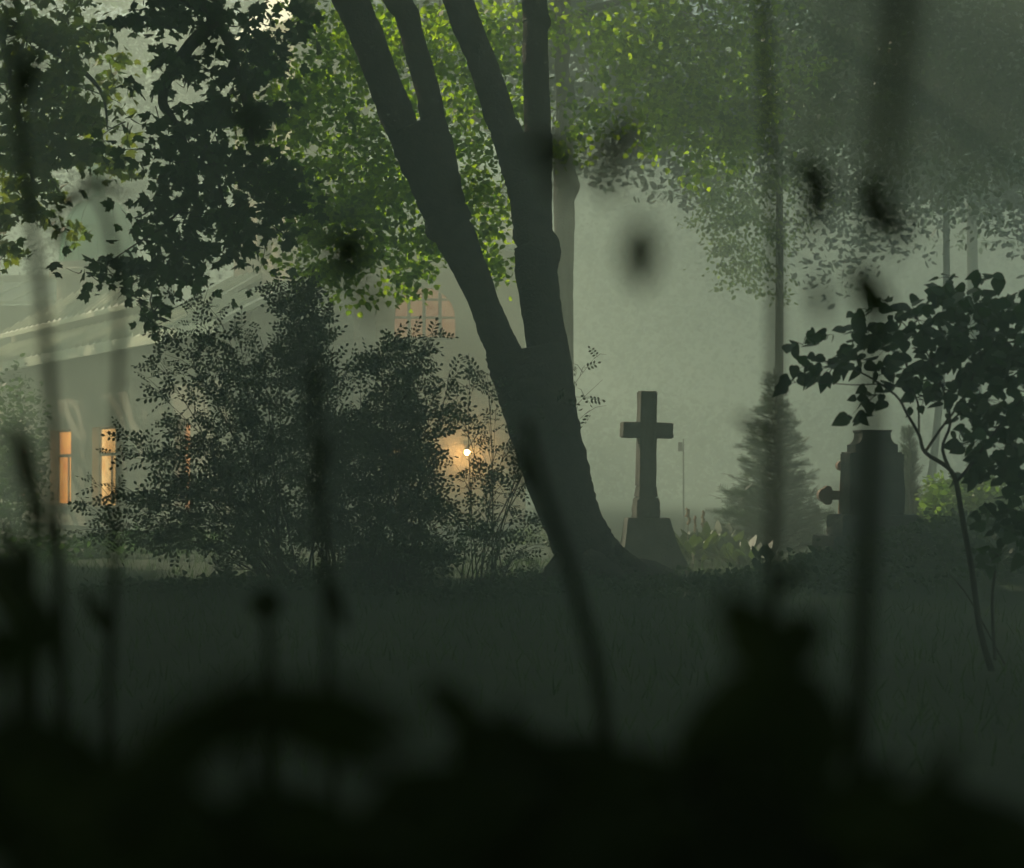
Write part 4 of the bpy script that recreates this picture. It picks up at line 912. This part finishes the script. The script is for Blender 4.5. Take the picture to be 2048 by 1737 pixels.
# ---------------------------------------------------------------- weeds close to the camera (out of focus)
def weed(path, r0, r1, leaves=(), label="", group="tall weeds close to the camera", name="tall_weed", buds=()):
    """path: (px,py,d) from low to high; the stem goes on down to the soil. leaves: (px,py,d,len_px,angle_deg,width,face)"""
    sp = [P(*p) for p in path]; f = sp[0]; g = hz(f.x, f.y)
    b = Vector((f.x+.03, f.y, g))
    t = empty(name, b, label, "weed", group)
    mb = MB(); pts = [b-Vector((0, 0, .03)), b.lerp(f, .5)+Vector((.01, 0, 0))]+[Vector(q) for q in smooth_path([tuple(p) for p in sp], 4)]
    m = len(pts); mb.tube(pts, [r0+(r1-r0)*i/(m-1) for i in range(m)], 8); mb.build("stem", M_WEED, t, True)
    for lf in leaves:
        px, py, d, L, ang, wd = lf[:6]; tilt = lf[6] if len(lf) > 6 else .25
        A = P(px, py, d); a = R(ang); l = px2m(L, d)
        # blade grid with curl, arching and real width
        NU, NV = 10, 6; vs = []; dirv = Vector((math.cos(a), tilt, math.sin(a))); sidev = Vector((-math.sin(a), .15, math.cos(a)))
        for i in range(NU+1):
            u = i/NU; wf = wd*l*(math.sin(math.pi*min(1, u*.93+.05))**.75)*(1.15-.55*u)*(1+.06*math.sin(u*17+px))
            for j in range(NV+1):
                v = j/NV*2-1
                q = A+dirv*(l*u)+sidev*(wf*.5*v)+Vector((0, .12*l*v*v+.1*l*u*u, -.12*l*u*u)); vs.append(q)
        fs = [[i*(NV+1)+j, i*(NV+1)+j+1, (i+1)*(NV+1)+j+1, (i+1)*(NV+1)+j] for i in range(NU) for j in range(NV)]
        mb = MB(); mb.add(vs, fs); mb.build("leaf", M_WEED, t, True)
    for px, py, d, rp in buds:
        c = P(px, py, d); r = px2m(rp, d); mb = MB(); lathe(mb, [(r*.2, c.z-r*1.2), (r*.8, c.z-r*.7), (r, c.z), (r*.8, c.z+r*.7), (r*.25, c.z+r*1.3)], c.x, c.y, 10); mb.build("bud", M_WEED, t, True)
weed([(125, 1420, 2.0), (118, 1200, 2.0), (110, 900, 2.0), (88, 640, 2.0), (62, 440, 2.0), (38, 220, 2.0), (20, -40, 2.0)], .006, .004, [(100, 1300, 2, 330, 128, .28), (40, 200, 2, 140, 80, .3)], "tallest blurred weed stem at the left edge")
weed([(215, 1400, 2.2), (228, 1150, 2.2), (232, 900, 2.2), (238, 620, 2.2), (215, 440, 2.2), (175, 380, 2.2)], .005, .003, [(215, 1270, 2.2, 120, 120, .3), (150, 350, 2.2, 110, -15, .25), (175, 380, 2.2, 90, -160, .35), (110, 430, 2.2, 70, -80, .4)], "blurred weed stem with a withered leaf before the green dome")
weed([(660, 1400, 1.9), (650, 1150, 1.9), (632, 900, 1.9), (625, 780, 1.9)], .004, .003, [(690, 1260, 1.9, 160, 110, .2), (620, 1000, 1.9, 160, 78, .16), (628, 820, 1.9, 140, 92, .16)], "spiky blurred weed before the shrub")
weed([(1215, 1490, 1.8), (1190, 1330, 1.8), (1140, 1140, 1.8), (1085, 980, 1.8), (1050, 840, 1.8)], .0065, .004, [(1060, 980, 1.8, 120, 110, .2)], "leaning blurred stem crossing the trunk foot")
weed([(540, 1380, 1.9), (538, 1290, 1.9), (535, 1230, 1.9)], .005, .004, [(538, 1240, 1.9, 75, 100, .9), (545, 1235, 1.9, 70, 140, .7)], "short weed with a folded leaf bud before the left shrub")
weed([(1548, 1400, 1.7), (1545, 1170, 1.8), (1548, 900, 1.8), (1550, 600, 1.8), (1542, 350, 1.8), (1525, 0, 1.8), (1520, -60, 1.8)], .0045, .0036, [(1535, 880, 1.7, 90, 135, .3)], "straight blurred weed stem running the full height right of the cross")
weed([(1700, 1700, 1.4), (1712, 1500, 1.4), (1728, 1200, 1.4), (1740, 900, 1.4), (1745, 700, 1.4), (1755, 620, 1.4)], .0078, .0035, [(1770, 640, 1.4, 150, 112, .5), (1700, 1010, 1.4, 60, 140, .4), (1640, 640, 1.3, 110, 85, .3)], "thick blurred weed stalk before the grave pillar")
def hanging_twig(pts, r, leaves, label):
    """thin bramble cane arching in from above"""
    g = P(*pts[0]); t = empty("hanging_cane", g, label, "cane", "blurred canes hanging in close to the camera")
    mb = MB(); sp = [Vector(q) for q in smooth_path([tuple(P(*p)) for p in pts], 5)]; m = len(sp); mb.tube(sp, [r*(1-.6*i/m) for i in range(m)], 6); mb.build("stem", M_WEED, t, True)
    for px, py, d, L, ang, wd in leaves:
        A = P(px, py, d); a = R(ang); l = px2m(L, d); vs = []; NU, NV = 8, 4
        for i in range(NU+1):
            u = i/NU; wf = wd*l*(math.sin(math.pi*min(1, u*.93+.05))**.75)*(1.1-.4*u)
            for j in range(NV+1):
                v = j/NV*2-1; vs.append(A+Vector((math.cos(a), .3, math.sin(a)))*(l*u)+Vector((-math.sin(a), .1, math.cos(a)))*(wf*.5*v)+Vector((0, .3*l*v*v, 0)))
        mb = MB(); mb.add(vs, [[i*(NV+1)+j, i*(NV+1)+j+1, (i+1)*(NV+1)+j+1, (i+1)*(NV+1)+j] for i in range(NU) for j in range(NV)]); mb.build("leaf", M_WEED, t, True)
EW = 1.05
hanging_twig([(1100, -300, EW), (1090, 100, EW), (1100, 290, EW), (1180, 300, EW), (1250, 260, EW), (1290, 380, EW), (1290, 500, EW)], .0012,
             [(1195, 310, EW, 110, 32, .55), (1200, 300, EW, 110, -75, .45), (1240, 270, EW, 70, 60, .6), (1282, 440, EW, 140, -88, .6), (1050, 290, EW, 120, 0, .5), (1110, 300, EW, 100, -80, .5), (925, 370, EW, 70, -10, .5)], "blurred cane with withered leaves hanging right of the forked tree")
hanging_twig([(430, -250, 1.15), (420, 60, 1.15), (470, 200, 1.15), (520, 330, 1.15), (600, 420, 1.15), (680, 470, 1.15), (720, 560, 1.15), (750, 620, 1.15)], .0013,
             [(655, 490, 1.15, 90, 0, .9), (690, 460, 1.15, 110, -95, .6), (725, 560, 1.15, 90, -70, .45), (420, 30, 1.15, 100, -100, .35), (480, 200, 1.15, 100, -60, .3)], "blurred cane with a dark bud hanging before the bright leaves")
hanging_twig([(1700, -300, 1.3), (1680, 60, 1.3), (1640, 260, 1.3), (1640, 350, 1.3), (1720, 380, 1.3), (1780, 390, 1.3)], .001,
             [(1610, 310, 1.3, 120, -60, .6), (1640, 360, 1.3, 110, -95, .5), (1740, 350, 1.3, 130, -75, .55), (1760, 400, 1.3, 110, -40, .4)], "blurred cane with two dim leaves hanging between the tall weed stems")
hanging_twig([(1830, -300, .8), (1800, 0, .8), (1775, 250, .8), (1765, 420, .8), (1760, 520, .8)], .006, [], "faint wide blurred cane in the top right")
# leafy plants making the black lower edge
Gm = "big-leaved weeds making the dark lower edge"
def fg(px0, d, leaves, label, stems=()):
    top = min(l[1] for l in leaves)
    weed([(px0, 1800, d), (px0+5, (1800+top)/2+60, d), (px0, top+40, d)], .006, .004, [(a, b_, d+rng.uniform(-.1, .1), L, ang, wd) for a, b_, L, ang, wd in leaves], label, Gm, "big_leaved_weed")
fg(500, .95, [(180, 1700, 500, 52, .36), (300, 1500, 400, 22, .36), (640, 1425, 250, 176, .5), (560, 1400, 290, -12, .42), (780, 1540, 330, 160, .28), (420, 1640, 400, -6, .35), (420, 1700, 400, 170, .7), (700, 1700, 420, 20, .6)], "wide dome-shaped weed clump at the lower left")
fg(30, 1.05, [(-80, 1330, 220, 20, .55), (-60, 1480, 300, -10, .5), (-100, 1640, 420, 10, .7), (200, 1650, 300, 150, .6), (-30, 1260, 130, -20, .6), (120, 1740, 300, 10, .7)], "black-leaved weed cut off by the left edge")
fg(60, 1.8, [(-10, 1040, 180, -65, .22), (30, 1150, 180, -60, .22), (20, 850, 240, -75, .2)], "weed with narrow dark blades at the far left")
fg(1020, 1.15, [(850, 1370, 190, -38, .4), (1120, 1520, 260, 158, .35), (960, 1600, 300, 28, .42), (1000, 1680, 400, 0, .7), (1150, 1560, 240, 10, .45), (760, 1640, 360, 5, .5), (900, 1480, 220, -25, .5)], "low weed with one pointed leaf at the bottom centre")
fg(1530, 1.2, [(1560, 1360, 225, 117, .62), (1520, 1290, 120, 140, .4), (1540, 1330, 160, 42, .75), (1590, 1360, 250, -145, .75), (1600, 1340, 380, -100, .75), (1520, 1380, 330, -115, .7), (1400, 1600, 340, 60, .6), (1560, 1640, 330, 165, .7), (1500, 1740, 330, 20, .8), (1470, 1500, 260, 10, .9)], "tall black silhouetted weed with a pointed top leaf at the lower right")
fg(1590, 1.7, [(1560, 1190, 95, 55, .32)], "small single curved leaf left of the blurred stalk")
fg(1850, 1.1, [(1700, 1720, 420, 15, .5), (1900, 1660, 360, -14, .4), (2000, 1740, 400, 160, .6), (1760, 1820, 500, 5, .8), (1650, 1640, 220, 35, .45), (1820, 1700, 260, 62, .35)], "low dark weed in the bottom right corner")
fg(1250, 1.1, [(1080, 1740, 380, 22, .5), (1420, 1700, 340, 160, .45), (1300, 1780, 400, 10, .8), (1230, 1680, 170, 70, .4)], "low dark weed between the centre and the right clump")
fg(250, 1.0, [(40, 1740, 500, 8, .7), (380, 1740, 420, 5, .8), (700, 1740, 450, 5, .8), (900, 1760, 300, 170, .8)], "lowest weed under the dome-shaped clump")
# ---------------------------------------------------------------- haze
mb = MB(); mb.box((0, 46, -1.6), (190, 200, 28))
m, t_, o_ = new_mat("haze"); v = t_.nodes.new("ShaderNodeVolumePrincipled"); v.inputs["Density"].default_value = HAZE_DENSITY; v.inputs["Color"].default_value = (*GREEN, 1); v.inputs["Anisotropy"].default_value = .35
t_.links.new(v.outputs[0], o_.inputs["Volume"])
tag(mb.build("haze", m), "pale mist filling the whole churchyard", kind="stuff")
